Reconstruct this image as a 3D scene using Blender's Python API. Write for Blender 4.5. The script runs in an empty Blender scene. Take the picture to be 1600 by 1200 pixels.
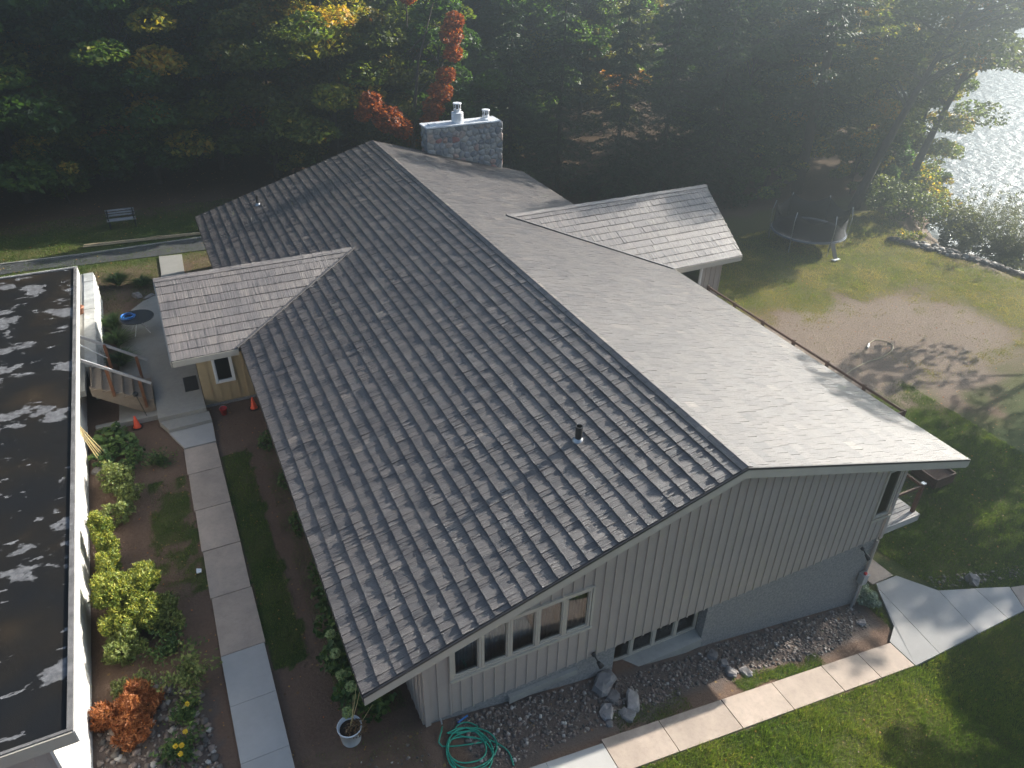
import bpy, math, random
import numpy as np
from mathutils import Vector

# ---------------------------------------------------------------- camera, sky, sun, exposure
scene = bpy.context.scene
COL = scene.collection
CAM = np.array([-1.453, -9.160, 15.330])
CAM_R = np.array([0.90154, -0.43236, 0.01706])
CAM_U = np.array([0.222786, 0.497621, 0.838296])
CAM_F = np.array([0.370935, 0.751956, -0.544949])
FPX = 1175.25
cam_data = bpy.data.cameras.new('camera')
cam_data.sensor_width = 36.0
cam_data.lens = FPX / 1600 * 36
cam_data.clip_end = 3000
cam = bpy.data.objects.new('camera', cam_data)
COL.objects.link(cam)
from mathutils import Matrix
_m = Matrix(((CAM_R[0], CAM_U[0], -CAM_F[0], CAM[0]), (CAM_R[1], CAM_U[1], -CAM_F[1], CAM[1]),
             (CAM_R[2], CAM_U[2], -CAM_F[2], CAM[2]), (0, 0, 0, 1)))
cam.matrix_world = _m
scene.camera = cam

HAZE = 0.0050
SUN_EL, SUN_AZ = math.radians(22.3), math.radians(81.5)      # azimuth clockwise from +Y
SUN_DIR = Vector((math.sin(SUN_AZ) * math.cos(SUN_EL), math.cos(SUN_AZ) * math.cos(SUN_EL), math.sin(SUN_EL)))
world = bpy.data.worlds.new('World')
scene.world = world
world.use_nodes = True
wn = world.node_tree.nodes
sky = wn.new('ShaderNodeTexSky')
sky.sky_type = 'NISHITA'
sky.sun_disc = False
sky.sun_elevation = SUN_EL
sky.sun_rotation = SUN_AZ
sky.air_density = 1.0
sky.dust_density = 1.5
bg = wn['Background']
bg.inputs['Strength'].default_value = 0.066
world.node_tree.links.new(sky.outputs[0], bg.inputs['Color'])
sun_data = bpy.data.lights.new('sun', 'SUN')
sun_data.energy = 5.0
sun_data.angle = math.radians(0.53)
sun_data.color = (1.0, 0.93, 0.83)
sun = bpy.data.objects.new('sun', sun_data)
COL.objects.link(sun)
sun.rotation_euler = (-SUN_DIR).to_track_quat('-Z', 'Y').to_euler()
sun.location = (60, 10, 40)
vs = scene.view_settings
vs.view_transform = 'Standard'
vs.look = 'None'
vs.gamma = 1
vs.exposure = 1.78
vs.use_curve_mapping = False
scene.render.engine = 'CYCLES'
scene.cycles.use_denoising = True
scene.cycles.max_bounces = 6
scene.cycles.transparent_max_bounces = 12
scene.cycles.volume_bounces = 0
scene.cycles.sample_clamp_indirect = 6.0
scene.cycles.caustics_reflective = False
scene.cycles.caustics_refractive = False

# ---------------------------------------------------------------- helpers
RNG = np.random.default_rng(11)
random.seed(5)

def sm(a, b, x):
    t = np.clip((np.asarray(x, float) - a) / (b - a), 0, 1)
    return t * t * (3 - 2 * t)

_perm = np.random.default_rng(3).random((256, 256))
def vnoise(x, y, s=1.0):
    x = np.asarray(x, float) / s + 1000; y = np.asarray(y, float) / s + 1000
    xi = np.floor(x).astype(int); yi = np.floor(y).astype(int)
    fx = x - xi; fy = y - yi
    fx = fx * fx * (3 - 2 * fx); fy = fy * fy * (3 - 2 * fy)
    g = lambda a, b: _perm[a % 256, b % 256]
    return (g(xi, yi) * (1 - fx) + g(xi + 1, yi) * fx) * (1 - fy) + (g(xi, yi + 1) * (1 - fx) + g(xi + 1, yi + 1) * fx) * fy

def fbm(x, y, s=1.0):
    return 0.5 * vnoise(x, y, s) + 0.3 * vnoise(np.asarray(x) + 7.3, np.asarray(y) - 3.1, s / 2.3) + 0.2 * vnoise(np.asarray(x) - 11, np.asarray(y) + 5, s / 5.1)

SHORE = np.array([(48, -90), (46, 0), (43.6, 12), (42.2, 18), (43.5, 23.5), (47.5, 28), (53, 33), (64, 44), (90, 70), (140, 125), (300, 290), (420, 400)], float)
def shore_d(x, y):
    """signed distance past the shore line (positive on the lake side)"""
    x = np.asarray(x, float); y = np.asarray(y, float)
    best = np.full(np.broadcast(x, y).shape, 1e9); sgn = np.ones_like(best)
    for (ax, ay), (bx, by) in zip(SHORE[:-1], SHORE[1:]):
        dx, dy = bx - ax, by - ay
        t = np.clip(((x - ax) * dx + (y - ay) * dy) / (dx * dx + dy * dy), 0, 1)
        d = np.hypot(x - ax - t * dx, y - ay - t * dy)
        side = np.where((x - ax) * dy - (y - ay) * dx > 0, 1.0, -1.0)
        m = d < best
        best = np.where(m, d, best); sgn = np.where(m, side, sgn)
    return best * sgn

def zg(x, y):
    """height of the ground"""
    x = np.asarray(x, float); y = np.asarray(y, float)
    k = sm(10, 32, y)
    a = -0.2 * np.clip(x - 1.3, 0, 13.7)
    b = -2.4 * sm(2, 32, x)
    z = a * (1 - k) + b * k
    z = z + 0.05 * (vnoise(x, y, 3.0) - 0.5) * sm(15.5, 18, x) + 0.02 * (vnoise(x, y, 0.7) - .5)
    z = z - 2.6 * sm(-0.5, 4.5, shore_d(x, y)) - 0.012 * np.clip(-np.asarray(y) - 6, 0, 60)
    return z
def zf(x, y):
    return float(zg(x, y))

class MB:
    def __init__(self):
        self.v = []; self.f = []
    def add(self, vs, fs):
        o = len(self.v)
        self.v += [tuple(map(float, p)) for p in vs]
        self.f += [tuple(i + o for i in q) for q in fs]
        return self
    def box(self, x0, x1, y0, y1, z0, z1):
        p = [(x, y, z) for z in (z0, z1) for y in (y0, y1) for x in (x0, x1)]
        return self.add(p, [(0, 2, 3, 1), (4, 5, 7, 6), (0, 1, 5, 4), (2, 6, 7, 3), (0, 4, 6, 2), (1, 3, 7, 5)])
    def bar(self, a, b, w, h, up=(0, 0, 1)):
        """a straight bar from a to b, w wide and h high"""
        a = np.array(a, float); b = np.array(b, float)
        d = b - a; d /= np.linalg.norm(d)
        up = np.array(up, float)
        if abs(d @ up) > .98: up = np.array([1., 0, 0])
        s = np.cross(d, up); s /= np.linalg.norm(s)
        u = np.cross(s, d)
        p = []
        for e in (a, b):
            for i, j in ((-1, -1), (1, -1), (1, 1), (-1, 1)):
                p.append(e + s * w / 2 * i + u * h / 2 * j)
        return self.add(p, [(3, 2, 1, 0), (4, 5, 6, 7), (0, 1, 5, 4), (1, 2, 6, 5), (2, 3, 7, 6), (3, 0, 4, 7)])
    def prism(self, poly, off):
        n = len(poly); off = np.array(off, float)
        a = [np.array(p, float) for p in poly]
        nn = np.zeros(3)
        for i in range(n):
            nn += np.cross(a[i], a[(i + 1) % n])
        if nn @ off > 0: a = a[::-1]
        p = a + [q + off for q in a]
        f = [tuple(range(n)), tuple(range(2 * n - 1, n - 1, -1))]
        for i in range(n):
            j = (i + 1) % n
            f.append((j, i, i + n, j + n))
        return self.add(p, f)
    def tube(self, pts, rad, n=8, cap=True):
        pts = [np.array(p, float) for p in pts]
        if np.isscalar(rad): rad = [rad] * len(pts)
        ring = []; prev = None
        for i, p in enumerate(pts):
            d = pts[min(i + 1, len(pts) - 1)] - pts[max(i - 1, 0)]
            d = d / (np.linalg.norm(d) + 1e-9)
            if prev is None:
                ref = np.array([0, 0, 1.]) if abs(d[2]) < .9 else np.array([1., 0, 0])
                s = np.cross(d, ref)
            else:
                s = prev - d * (prev @ d)
            s /= np.linalg.norm(s) + 1e-9; prev = s
            u = np.cross(d, s)
            ring.append([p + rad[i] * (s * math.cos(2 * math.pi * k / n) + u * math.sin(2 * math.pi * k / n)) for k in range(n)])
        vs = [q for r in ring for q in r]; fs = []
        for i in range(len(pts) - 1):
            for k in range(n):
                l = (k + 1) % n
                fs.append((i * n + k, i * n + l, (i + 1) * n + l, (i + 1) * n + k))
        if cap:
            fs.append(tuple(range(n - 1, -1, -1))); fs.append(tuple(range((len(pts) - 1) * n, len(pts) * n)))
        return self.add(vs, fs)
    def lathe(self, c, prof, n=20):
        vs = []; fs = []
        for r, z in prof:
            for k in range(n):
                a = 2 * math.pi * k / n
                vs.append((c[0] + r * math.cos(a), c[1] + r * math.sin(a), c[2] + z))
        for i in range(len(prof) - 1):
            for k in range(n):
                l = (k + 1) % n
                fs.append((i * n + k, i * n + l, (i + 1) * n + l, (i + 1) * n + k))
        fs.append(tuple(range(n - 1, -1, -1))); fs.append(tuple(range((len(prof) - 1) * n, len(prof) * n)))
        return self.add(vs, fs)
    def build(self, name, mat, parent=None, smooth=False):
        off = WORLD.get(parent.name, np.zeros(3)) if parent else np.zeros(3)
        me = bpy.data.meshes.new(name)
        v = np.array(self.v) - off
        me.from_pydata(v.tolist(), [], self.f)
        if mat: me.materials.append(mat)
        if smooth:
            me.polygons.foreach_set('use_smooth', [True] * len(me.polygons))
        o = bpy.data.objects.new(name, me)
        COL.objects.link(o)
        if parent:
            o.parent = parent
            WORLD[o.name] = off
        return o

WORLD = {}
def np_mesh(name, V, F, mat, parent=None, attrs=None, uv=None, smooth=False):
    """fast mesh from arrays; every face has the same number of corners"""
    off = WORLD.get(parent.name, np.zeros(3)) if parent else np.zeros(3)
    V = np.asarray(V, float) - off; F = np.asarray(F, int)
    me = bpy.data.meshes.new(name)
    n, k = F.shape
    me.vertices.add(len(V)); me.vertices.foreach_set('co', V.astype(np.float32).ravel())
    me.loops.add(n * k); me.loops.foreach_set('vertex_index', F.astype(np.int32).ravel())
    me.polygons.add(n)
    me.polygons.foreach_set('loop_start', np.arange(0, n * k, k, dtype=np.int32))
    me.polygons.foreach_set('loop_total', np.full(n, k, dtype=np.int32))
    for an, arr in (attrs or {}).items():
        at = me.attributes.new(an, 'FLOAT', 'POINT')
        at.data.foreach_set('value', np.asarray(arr, np.float32))
    if uv is not None:
        l = me.uv_layers.new(name='UVMap')
        l.data.foreach_set('uv', np.asarray(uv, np.float32)[F.ravel()].ravel())
    me.polygons.foreach_set('use_smooth', np.full(n, bool(smooth)))
    me.update(calc_edges=True)
    me.materials.append(mat)
    o = bpy.data.objects.new(name, me)
    COL.objects.link(o)
    if parent:
        o.parent = parent; WORLD[o.name] = off
    return o

def tag(o, label=None, cat=None, group=None, kind=None):
    if label: o['label'] = label
    if cat: o['category'] = cat
    if group: o['group'] = group
    if kind: o['kind'] = kind
    return o
def thing(name, label, cat, loc=(0, 0, 0), group=None):
    o = bpy.data.objects.new(name, None)
    o.empty_display_size = 0.2
    COL.objects.link(o)
    o.location = loc
    WORLD[o.name] = np.array(loc, float)
    return tag(o, label, cat, group)
def copy_tree(o, parent=None):
    c = o.copy(); COL.objects.link(c)
    if parent: c.parent = parent
    for ch in list(o.children): copy_tree(ch, c)
    return c

# ---------------------------------------------------------------- materials
def lin(r, g, b):
    f = lambda c: (c / 255 / 12.92 if c / 255 <= .04045 else ((c / 255 + .055) / 1.055) ** 2.4)
    return (f(r), f(g), f(b), 1)
def ramp(nt, stops, fac):
    r = nt.nodes.new('ShaderNodeValToRGB')
    e = r.color_ramp.elements
    while len(e) < len(stops): e.new(0.5)
    for el, (p, c) in zip(e, stops):
        el.position = p; el.color = (*c[:3], 1)
    nt.links.new(fac, r.inputs[0])
    return r.outputs[0]
def mixc(nt, fac, a, b, mode='MIX'):
    m = nt.nodes.new('ShaderNodeMix'); m.data_type = 'RGBA'; m.blend_type = mode
    for s, v in ((m.inputs[0], fac), (m.inputs[6], a), (m.inputs[7], b)):
        if hasattr(v, 'is_linked'): nt.links.new(v, s)
        elif isinstance(v, (int, float)): s.default_value = v
        else: s.default_value = (*v[:3], 1)
    return m.outputs[2]
def noise(nt, co, scale, detail=4, rough=.6, sc=None):
    if sc is not None:
        mp = nt.nodes.new('ShaderNodeMapping'); mp.inputs['Scale'].default_value = sc
        nt.links.new(co, mp.inputs[0]); co = mp.outputs[0]
    n = nt.nodes.new('ShaderNodeTexNoise')
    n.inputs['Scale'].default_value = scale; n.inputs['Detail'].default_value = detail; n.inputs['Roughness'].default_value = rough
    nt.links.new(co, n.inputs['Vector'])
    return n.outputs['Fac']
def attr(nt, name):
    a = nt.nodes.new('ShaderNodeAttribute'); a.attribute_name = name
    return a.outputs['Fac']
def math_(nt, op, a, b=None, clamp=False):
    m = nt.nodes.new('ShaderNodeMath'); m.operation = op; m.use_clamp = clamp
    for s, v in ((m.inputs[0], a), (m.inputs[1], b)):
        if v is None: continue
        if isinstance(v, (int, float)): s.default_value = v
        else: nt.links.new(v, s)
    return m.outputs[0]
def bump(nt, bsdf, h, strength=.5, dist=.02):
    b = nt.nodes.new('ShaderNodeBump'); b.inputs['Strength'].default_value = strength; b.inputs['Distance'].default_value = dist
    nt.links.new(h, b.inputs['Height']); nt.links.new(b.outputs[0], bsdf.inputs['Normal'])
def newmat(name):
    m = bpy.data.materials.new(name); m.use_nodes = True
    return m, m.node_tree, m.node_tree.nodes['Principled BSDF']
def coords(nt, kind='Object'):
    t = nt.nodes.new('ShaderNodeTexCoord'); return t.outputs[kind]
def M(name, c1, c2=None, scale=4, rough=.75, bmp=0.0, bscale=50, spec=.4, metal=0, sc=None, grime=0.0, objvar=0.0):
    m, nt, b = newmat(name)
    co = coords(nt)
    c2 = c2 or tuple(x * .8 for x in c1[:3])
    f = noise(nt, co, scale, 5, .65, sc)
    col = ramp(nt, [(.3, c2), (.7, c1)], f)
    if grime:
        col = mixc(nt, math_(nt, 'MULTIPLY', ramp(nt, [(.5, (0, 0, 0)), (.72, (1, 1, 1))], noise(nt, co, scale * .55, 6, .72)), min(1, grime * 1.6)), col, tuple(x * .55 for x in c1[:3]))
        g = noise(nt, co, scale * 6, 3, .7)
        col = mixc(nt, math_(nt, 'MULTIPLY', ramp(nt, [(.45, (0, 0, 0)), (.75, (1, 1, 1))], g), grime), col, tuple(x * .35 for x in c1[:3]))
    if objvar:
        oi = nt.nodes.new('ShaderNodeObjectInfo')
        k = math_(nt, 'MULTIPLY_ADD', oi.outputs['Random'], objvar)
        k.node.inputs[2].default_value = 1 - objvar / 2
        hs = nt.nodes.new('ShaderNodeHueSaturation'); nt.links.new(k, hs.inputs['Value']); nt.links.new(col, hs.inputs['Color'])
        col = hs.outputs[0]
    nt.links.new(col, b.inputs['Base Color'])
    b.inputs['Roughness'].default_value = rough
    b.inputs['Specular IOR Level'].default_value = spec
    b.inputs['Metallic'].default_value = metal
    if bmp:
        bump(nt, b, noise(nt, co, bscale, 4, .7, sc), bmp, .01)
    return m

def shingle_mat(name, tint=(1, 1, 1), rough=.47, streak=(3.0, .35), lo=.55, hi=1.35, coat=.12, spread=1.0):
    m, nt, b = newmat(name)
    uv = coords(nt, 'UV')
    v = attr(nt, 'var')
    base = ramp(nt, [(0, (.038, .033, .034)), (.35, (.066, .057, .055)), (.6, (.094, .080, .073)), (.85, (.086, .077, .075)), (1, (.16, .135, .118))], math_(nt, 'MULTIPLY_ADD', v, spread))
    base.node.inputs[0].links[0].from_node.inputs[2].default_value = .5 - .5 * spread
    st = noise(nt, uv, 13, 4, .7, (*streak, 1))
    sp = noise(nt, uv, 42, 3, .8)
    col = mixc(nt, 1.0, base, ramp(nt, [(.32, (lo, lo, lo * 1.03)), (.68, (hi, hi * .985, hi * .96))], st), 'MULTIPLY')
    col = mixc(nt, 1.0, col, ramp(nt, [(.3, (.7, .7, .7)), (.8, (1.5, 1.5, 1.5))], sp), 'MULTIPLY')
    col = mixc(nt, 1.0, col, tint, 'MULTIPLY')
    nt.links.new(col, b.inputs['Base Color'])
    b.inputs['Roughness'].default_value = rough
    b.inputs['Specular IOR Level'].default_value = 1.0
    b.inputs['Coat Weight'].default_value = coat
    b.inputs['Coat Roughness'].default_value = .40
    h = math_(nt, 'ADD', math_(nt, 'MULTIPLY', st, .5), math_(nt, 'MULTIPLY', sp, .45))
    bump(nt, b, h, .8, .045)
    m.cycles.use_bump_map_correction = False
    return m

def leaf_mat(name, stops, trans=.5, rough=.5, gain=1.0):
    stops = [(p, tuple(min(.6, x * gain) for x in c)) for p, c in stops]
    m, nt, b = newmat(name)
    v = attr(nt, 'var')
    col = ramp(nt, stops, v)
    nt.links.new(col, b.inputs['Base Color'])
    b.inputs['Roughness'].default_value = rough
    b.inputs['Specular IOR Level'].default_value = .35
    tr = nt.nodes.new('ShaderNodeBsdfTranslucent')
    tc = mixc(nt, 1.0, col, (1.5, 1.45, .7), 'MULTIPLY')
    nt.links.new(tc, tr.inputs['Color'])
    mx = nt.nodes.new('ShaderNodeMixShader'); mx.inputs[0].default_value = trans
    nt.links.new(b.outputs[0], mx.inputs[1]); nt.links.new(tr.outputs[0], mx.inputs[2])
    nt.links.new(mx.outputs[0], nt.nodes['Material Output'].inputs['Surface'])
    return m

GREEN = [(0, (.022, .050, .012)), (.45, (.044, .092, .020)), (.75, (.080, .14, .026)), (.92, (.16, .20, .035)), (1, (.30, .27, .045))]
MAT = dict(
    siding=M('siding_paint', (.40, .345, .305), (.365, .315, .275), 1.3, .6, .12, 30, grime=.06),
    siding_tan=M('entry_siding_paint', (.42, .32, .185), (.37, .28, .16), 1.5, .6, .1, 30),
    trim=M('trim_paint', (.47, .43, .36), (.42, .38, .32), 1.5, .55, .05),
    edge_metal=M('dark_roof_edge', (.05, .045, .045), (.04, .036, .036), 5, .4),
    window_white=M('white_window_paint', (.72, .72, .70), (.66, .66, .64), 3, .45),
    stucco=M('pebble_stucco', (.36, .35, .33), (.14, .14, .145), 16, .9, .9, 45, grime=.5),
    concrete=M('weathered_concrete', (.46, .375, .31), (.35, .285, .235), 1.6, .9, .25, 60, grime=.25, objvar=.25),
    new_concrete=M('new_concrete', (.40, .39, .375), (.345, .335, .32), 1.2, .85, .15, 80, grime=.08, objvar=.1),
    porch_concrete=M('porch_concrete', (.34, .33, .30), (.27, .26, .235), 1.3, .85, .15, 70, grime=.2),
    asphalt=M('asphalt', (.075, .077, .082), (.05, .05, .055), 2.2, .9, .4, 90),
    interior=M('dark_interior', (.03, .03, .032), (.02, .02, .02), 2, .9),  # near-black colour stands in for unlit spaces behind glass and slats
    curtain=M('curtain_cloth', (.24, .31, .37), (.15, .20, .25), 3, .9),
    curtain_dark=M('dark_curtain_cloth', (.10, .10, .10), (.03, .03, .035), 7, .9),
    black_metal=M('black_metal', (.025, .025, .027), (.018, .018, .018), 9, .45),
    steel=M('galvanised_steel', (.42, .44, .46), (.35, .37, .39), 9, .4, metal=.6),
    white_metal=M('white_painted_metal', (.74, .76, .78), (.66, .68, .70), 5, .4),
    mortar=M('mortar', (.42, .41, .39), (.25, .24, .23), 12, .95, .5, 50),
    cedar=M('cedar_stain', (.20, .075, .030), (.13, .048, .020), 6, .65, .2, 30, sc=(1, 1, 6)),
    deck_wood=M('deck_wood', (.42, .40, .38), (.33, .31, .29), 4, .7, .2, 30, objvar=.2),
    stair_wood=M('stair_wood', (.30, .24, .18), (.20, .155, .115), 5, .8, .3, 30, sc=(1, 6, 1), objvar=.25),
    rail_wood=M('brown_rail_wood', (.14, .075, .048), (.095, .05, .033), 6, .65, .2, 30),
    grey_wood=M('grey_rail_paint', (.36, .36, .37), (.28, .28, .29), 4, .7),
    lumber=M('lumber', (.50, .40, .26), (.38, .29, .18), 5, .8, .2, 30),
    cone=M('orange_cone_plastic', (.85, .09, .025), (.75, .07, .02), 4, .45),
    rubber=M('black_rubber', (.02, .02, .02), (.014, .014, .014), 9, .7),
    red=M('red_plastic', (.55, .02, .02), (.45, .015, .015), 6, .4),
    hose_green=M('green_hose', (.025, .33, .22), (.02, .27, .18), 8, .4),
    hose_blue=M('blue_hose', (.02, .17, .50), (.015, .13, .40), 8, .4),
    hose_tan=M('tan_hose', (.50, .44, .30), (.42, .36, .25), 8, .6),
    bark=M('bark', (.085, .068, .055), (.035, .028, .023), 6, .95, .9, 12, sc=(3, 3, .6)),
    birch=M('birch_bark', (.55, .51, .45), (.25, .22, .19), 5, .8, .4, 12, sc=(1, 1, 4)),
    conifer_bark=M('pine_bark', (.10, .072, .058), (.045, .034, .028), 7, .95, .9, 10, sc=(3, 3, .7)),
    rock=M('field_rock', (.27, .25, .24), (.16, .15, .145), 5, .9, .5, 20, objvar=.5),
    clay=M('clay_pot', (.42, .20, .12), (.36, .16, .10), 5, .85),
    white_lap=M('white_board_paint', (.66, .64, .60), (.58, .56, .52), 2.0, .6, .1, 40, grime=.08),
    bamboo=M('bamboo_stake', (.55, .43, .20), (.42, .33, .15), 9, .6),
)
# roof tar with pale grey patches mixed in by noise
def tar_mat():
    m, nt, b = newmat('patchy_tar_roof')
    co = coords(nt)
    p = noise(nt, co, .9, 4.5, .6, (.8, 1.0, 1))
    edge = ramp(nt, [(.562, (0, 0, 0)), (.585, (.9, .9, .9))], p)
    q = noise(nt, co, 2.6, 3, .6, (.5, 1.6, 1))
    edge2 = ramp(nt, [(.655, (0, 0, 0)), (.67, (1, 1, 1))], q)
    e = math_(nt, 'MAXIMUM', edge, edge2)
    br = noise(nt, co, .35, 3)
    dark = ramp(nt, [(.35, (.010, .011, .013)), (.55, (.016, .014, .012)), (.75, (.040, .028, .017))], br)
    pale = ramp(nt, [(.3, (.09, .09, .095)), (.7, (.21, .21, .215))], noise(nt, co, 7, 4))
    nt.links.new(mixc(nt, e, dark, pale), b.inputs['Base Color'])
    r = nt.nodes.new('ShaderNodeMapRange'); nt.links.new(e, r.inputs[0]); r.inputs[3].default_value = .5; r.inputs[4].default_value = .85
    nt.links.new(r.outputs[0], b.inputs['Roughness'])
    b.inputs['Specular IOR Level'].default_value = .12
    bump(nt, b, noise(nt, co, 60, 4), .35, .01)
    return m
MAT['tar'] = tar_mat()
def stone_mat():
    m, nt, b = newmat('field_stone')
    v = attr(nt, 'var'); co = coords(nt)
    base = ramp(nt, [(0, (.16, .165, .18)), (.3, (.30, .30, .30)), (.5, (.40, .37, .33)), (.7, (.27, .28, .30)), (.86, (.42, .31, .25)), (.95, (.32, .13, .11)), (1, (.48, .43, .38))], v)
    col = mixc(nt, 1.0, base, ramp(nt, [(.3, (.65, .65, .65)), (.7, (1.3, 1.3, 1.3))], noise(nt, co, 9, 5)), 'MULTIPLY')
    nt.links.new(col, b.inputs['Base Color']); b.inputs['Roughness'].default_value = .85
    bump(nt, b, noise(nt, co, 25, 4), .5, .02)
    return m
MAT['stone'] = stone_mat()
MAT['pale_stone'] = M('sunlit_pale_stone', (.60, .60, .57), (.36, .37, .36), 3, .85, .5, 25, objvar=.3)  # pale tone puts the sunlight on the stones into their colour
def glass_mat():
    m, nt, b = newmat('window_glass')
    tp = nt.nodes.new('ShaderNodeBsdfTransparent'); tp.inputs[0].default_value = (.80, .86, .88, 1)
    gl = nt.nodes.new('ShaderNodeBsdfGlossy'); gl.inputs['Roughness'].default_value = .02
    fr = nt.nodes.new('ShaderNodeFresnel'); fr.inputs['IOR'].default_value = 1.9
    bn = nt.nodes.new('ShaderNodeBump'); bn.inputs['Strength'].default_value = .03
    nt.links.new(noise(nt, coords(nt), 1.5, 2), bn.inputs['Height']); nt.links.new(bn.outputs[0], gl.inputs['Normal'])
    mx = nt.nodes.new('ShaderNodeMixShader')
    nt.links.new(fr.outputs[0], mx.inputs[0]); nt.links.new(tp.outputs[0], mx.inputs[1]); nt.links.new(gl.outputs[0], mx.inputs[2])
    nt.links.new(mx.outputs[0], nt.nodes['Material Output'].inputs['Surface'])
    return m
MAT['glass'] = glass_mat()
def net_mat():
    m, nt, b = newmat('trampoline_net')
    b.inputs['Base Color'].default_value = (.02, .02, .022, 1); b.inputs['Roughness'].default_value = .8
    tp = nt.nodes.new('ShaderNodeBsdfTransparent')
    mx = nt.nodes.new('ShaderNodeMixShader'); mx.inputs[0].default_value = .82
    nt.links.new(tp.outputs[0], mx.inputs[1]); nt.links.new(b.outputs[0], mx.inputs[2])
    nt.links.new(mx.outputs[0], nt.nodes['Material Output'].inputs['Surface'])
    return m
MAT['net'] = net_mat()
MAT['shingle'] = shingle_mat('stone_coated_shake')
MAT['shingle_grey'] = shingle_mat('weathered_grey_shake', (1.8, 1.8, 1.78), .5, (1.5, .05), .3, 1.7, .1, .45)
MAT['leaf_green'] = leaf_mat('leaf_green', GREEN, gain=1.4)
MAT['leaf_yellow'] = leaf_mat('leaf_yellow_green', [(0, (.040, .068, .013)), (.4, (.080, .12, .022)), (.7, (.17, .18, .03)), (.9, (.32, .25, .035)), (1, (.42, .26, .035))], gain=1.3)
MAT['leaf_olive'] = leaf_mat('leaf_olive', [(0, (.034, .052, .013)), (.5, (.068, .085, .020)), (.8, (.12, .105, .026)), (.93, (.20, .11, .024)), (1, (.32, .13, .024))], gain=1.4)
MAT['leaf_orange'] = leaf_mat('leaf_orange', [(0, (.16, .045, .015)), (.5, (.30, .075, .022)), (1, (.45, .14, .03))], .4)
MAT['needle'] = leaf_mat('conifer_needles', [(0, (.012, .024, .012)), (.6, (.024, .044, .020)), (1, (.05, .075, .03))], .3, gain=1.5)
MAT['cedar_leaf'] = leaf_mat('golden_cedar_leaf', [(0, (.030, .055, .012)), (.5, (.085, .115, .020)), (1, (.26, .25, .05))], .35, gain=1.7)
MAT['shrub'] = leaf_mat('shrub_leaf', [(0, (.020, .045, .012)), (.6, (.045, .090, .022)), (1, (.10, .15, .035))], .35, gain=1.35)
MAT['shrub_light'] = leaf_mat('light_shrub_leaf', [(0, (.05, .08, .02)), (.6, (.11, .14, .04)), (1, (.20, .22, .07))], .35, gain=1.3)
MAT['silver'] = leaf_mat('silver_shrub_leaf', [(0, (.11, .16, .11)), (.6, (.20, .27, .20)), (1, (.30, .36, .28))], .2)
MAT['dead'] = leaf_mat('dead_brown_needles', [(0, (.15, .05, .016)), (.6, (.30, .10, .03)), (1, (.42, .17, .06))], .25)
MAT['dry'] = leaf_mat('dry_stems', [(0, (.12, .07, .035)), (1, (.26, .16, .08))], .2)
MAT['willow'] = leaf_mat('willow_leaf', [(0, (.05, .065, .03)), (.6, (.11, .125, .055)), (1, (.18, .18, .08))], .45)
MAT['flower'] = leaf_mat('pale_green_flower', [(0, (.22, .30, .10)), (1, (.42, .48, .22))], .2)
MAT['yellow_flower'] = leaf_mat('yellow_flower_petal', [(0, (.60, .38, .02)), (1, (.75, .50, .03))], .2)
# ---------------------------------------------------------------- ground
def inpoly(x, y, poly):
    x = np.asarray(x, float); y = np.asarray(y, float)
    r = np.zeros(np.broadcast(x, y).shape, bool)
    n = len(poly)
    for i in range(n):
        x1, y1 = poly[i]; x2, y2 = poly[(i + 1) % n]
        c = ((y1 > y) != (y2 > y)) & (x < (x2 - x1) * (y - y1) / (y2 - y1 + 1e-12) + x1)
        r ^= c
    return r
def grass_w(x, y):
    """how much grass grows at a spot (0..1)"""
    x = np.asarray(x, float); y = np.asarray(y, float)
    wx = x + 0.5 * (fbm(x, y, .9) - .5); wy = y + 0.5 * (fbm(x + 40, y, .9) - .5)
    g = np.zeros(np.broadcast(x, y).shape)
    def put(mask, v):
        nonlocal g
        g = np.where(mask, v, g)
    put((wx > 15.3), .85)                                                     # back lawn
    put((wx > 4.6) & (wy < -2.05), .9)                                        # front lawn
    put((wy > 28) & (wy < 37) & (wx < 14), .7)                                # lawn by the drive
    put((wy > 24.2) & (wy < 29.3) & (wx > -5.2) & (wx < 0.8), .35)
    put((wx > -1.5) & (wx < -.62) & (wy > 3.2) & (wy < 12.0), .8)             # strip by the path
    put((wx > -3.7) & (wx < -2.5) & (wy > 6.3) & (wy < 11.4), .62 - .35 * (fbm(x, y, .8) > .55))
    put((wx > -.3) & (wx < 1.2) & (wy > 1.0) & (wy < 11.5), .35)
    put((wx > -1.4) & (wx < 1.1) & (wy < .7) & (wy > -2.2), .25)
    put((wx > 9.3) & (wx < 12.2) & (wy > -1.25) & (wy < -.8), .6)
    put((wx > 5.3) & (wx < 7.6) & (wy > -1.25) & (wy < -.7), .35)
    b = ((x - 29) / 8.5) ** 2 + ((y - 11.0) / 5.4) ** 2                       # bare patch in the back lawn
    g = np.where(x > 16, g * np.clip(.15 + .95 * sm(.35, 1.7, b + 1.9 * (fbm(x, y, 2.6) - .5)), 0, 1), g)
    g = g * (1 - .9 * sm(36.5, 39, y + .06 * np.abs(x) + 2 * (fbm(x, y, 3) - .5)) * (x < 26))
    g = g * (1 - .85 * sm(26, 29, y) * (x >= 14))
    g = g * (1 - sm(-1.6, -.2, shore_d(x, y)))
    return np.clip(g * (.55 + .9 * fbm(x + 9, y + 4, 1.3)), 0, 1)
GRAVEL1 = [(1.9, -1.35), (9.4, -.75), (12.5, -1.0), (15.2, -.6), (15.2, .4), (1.9, .4)]
GRAVEL2 = [(-5.2, -2), (-2.7, -2), (-2.9, 3.4), (-4.0, 4.0), (-5.2, 3.8)]
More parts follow.
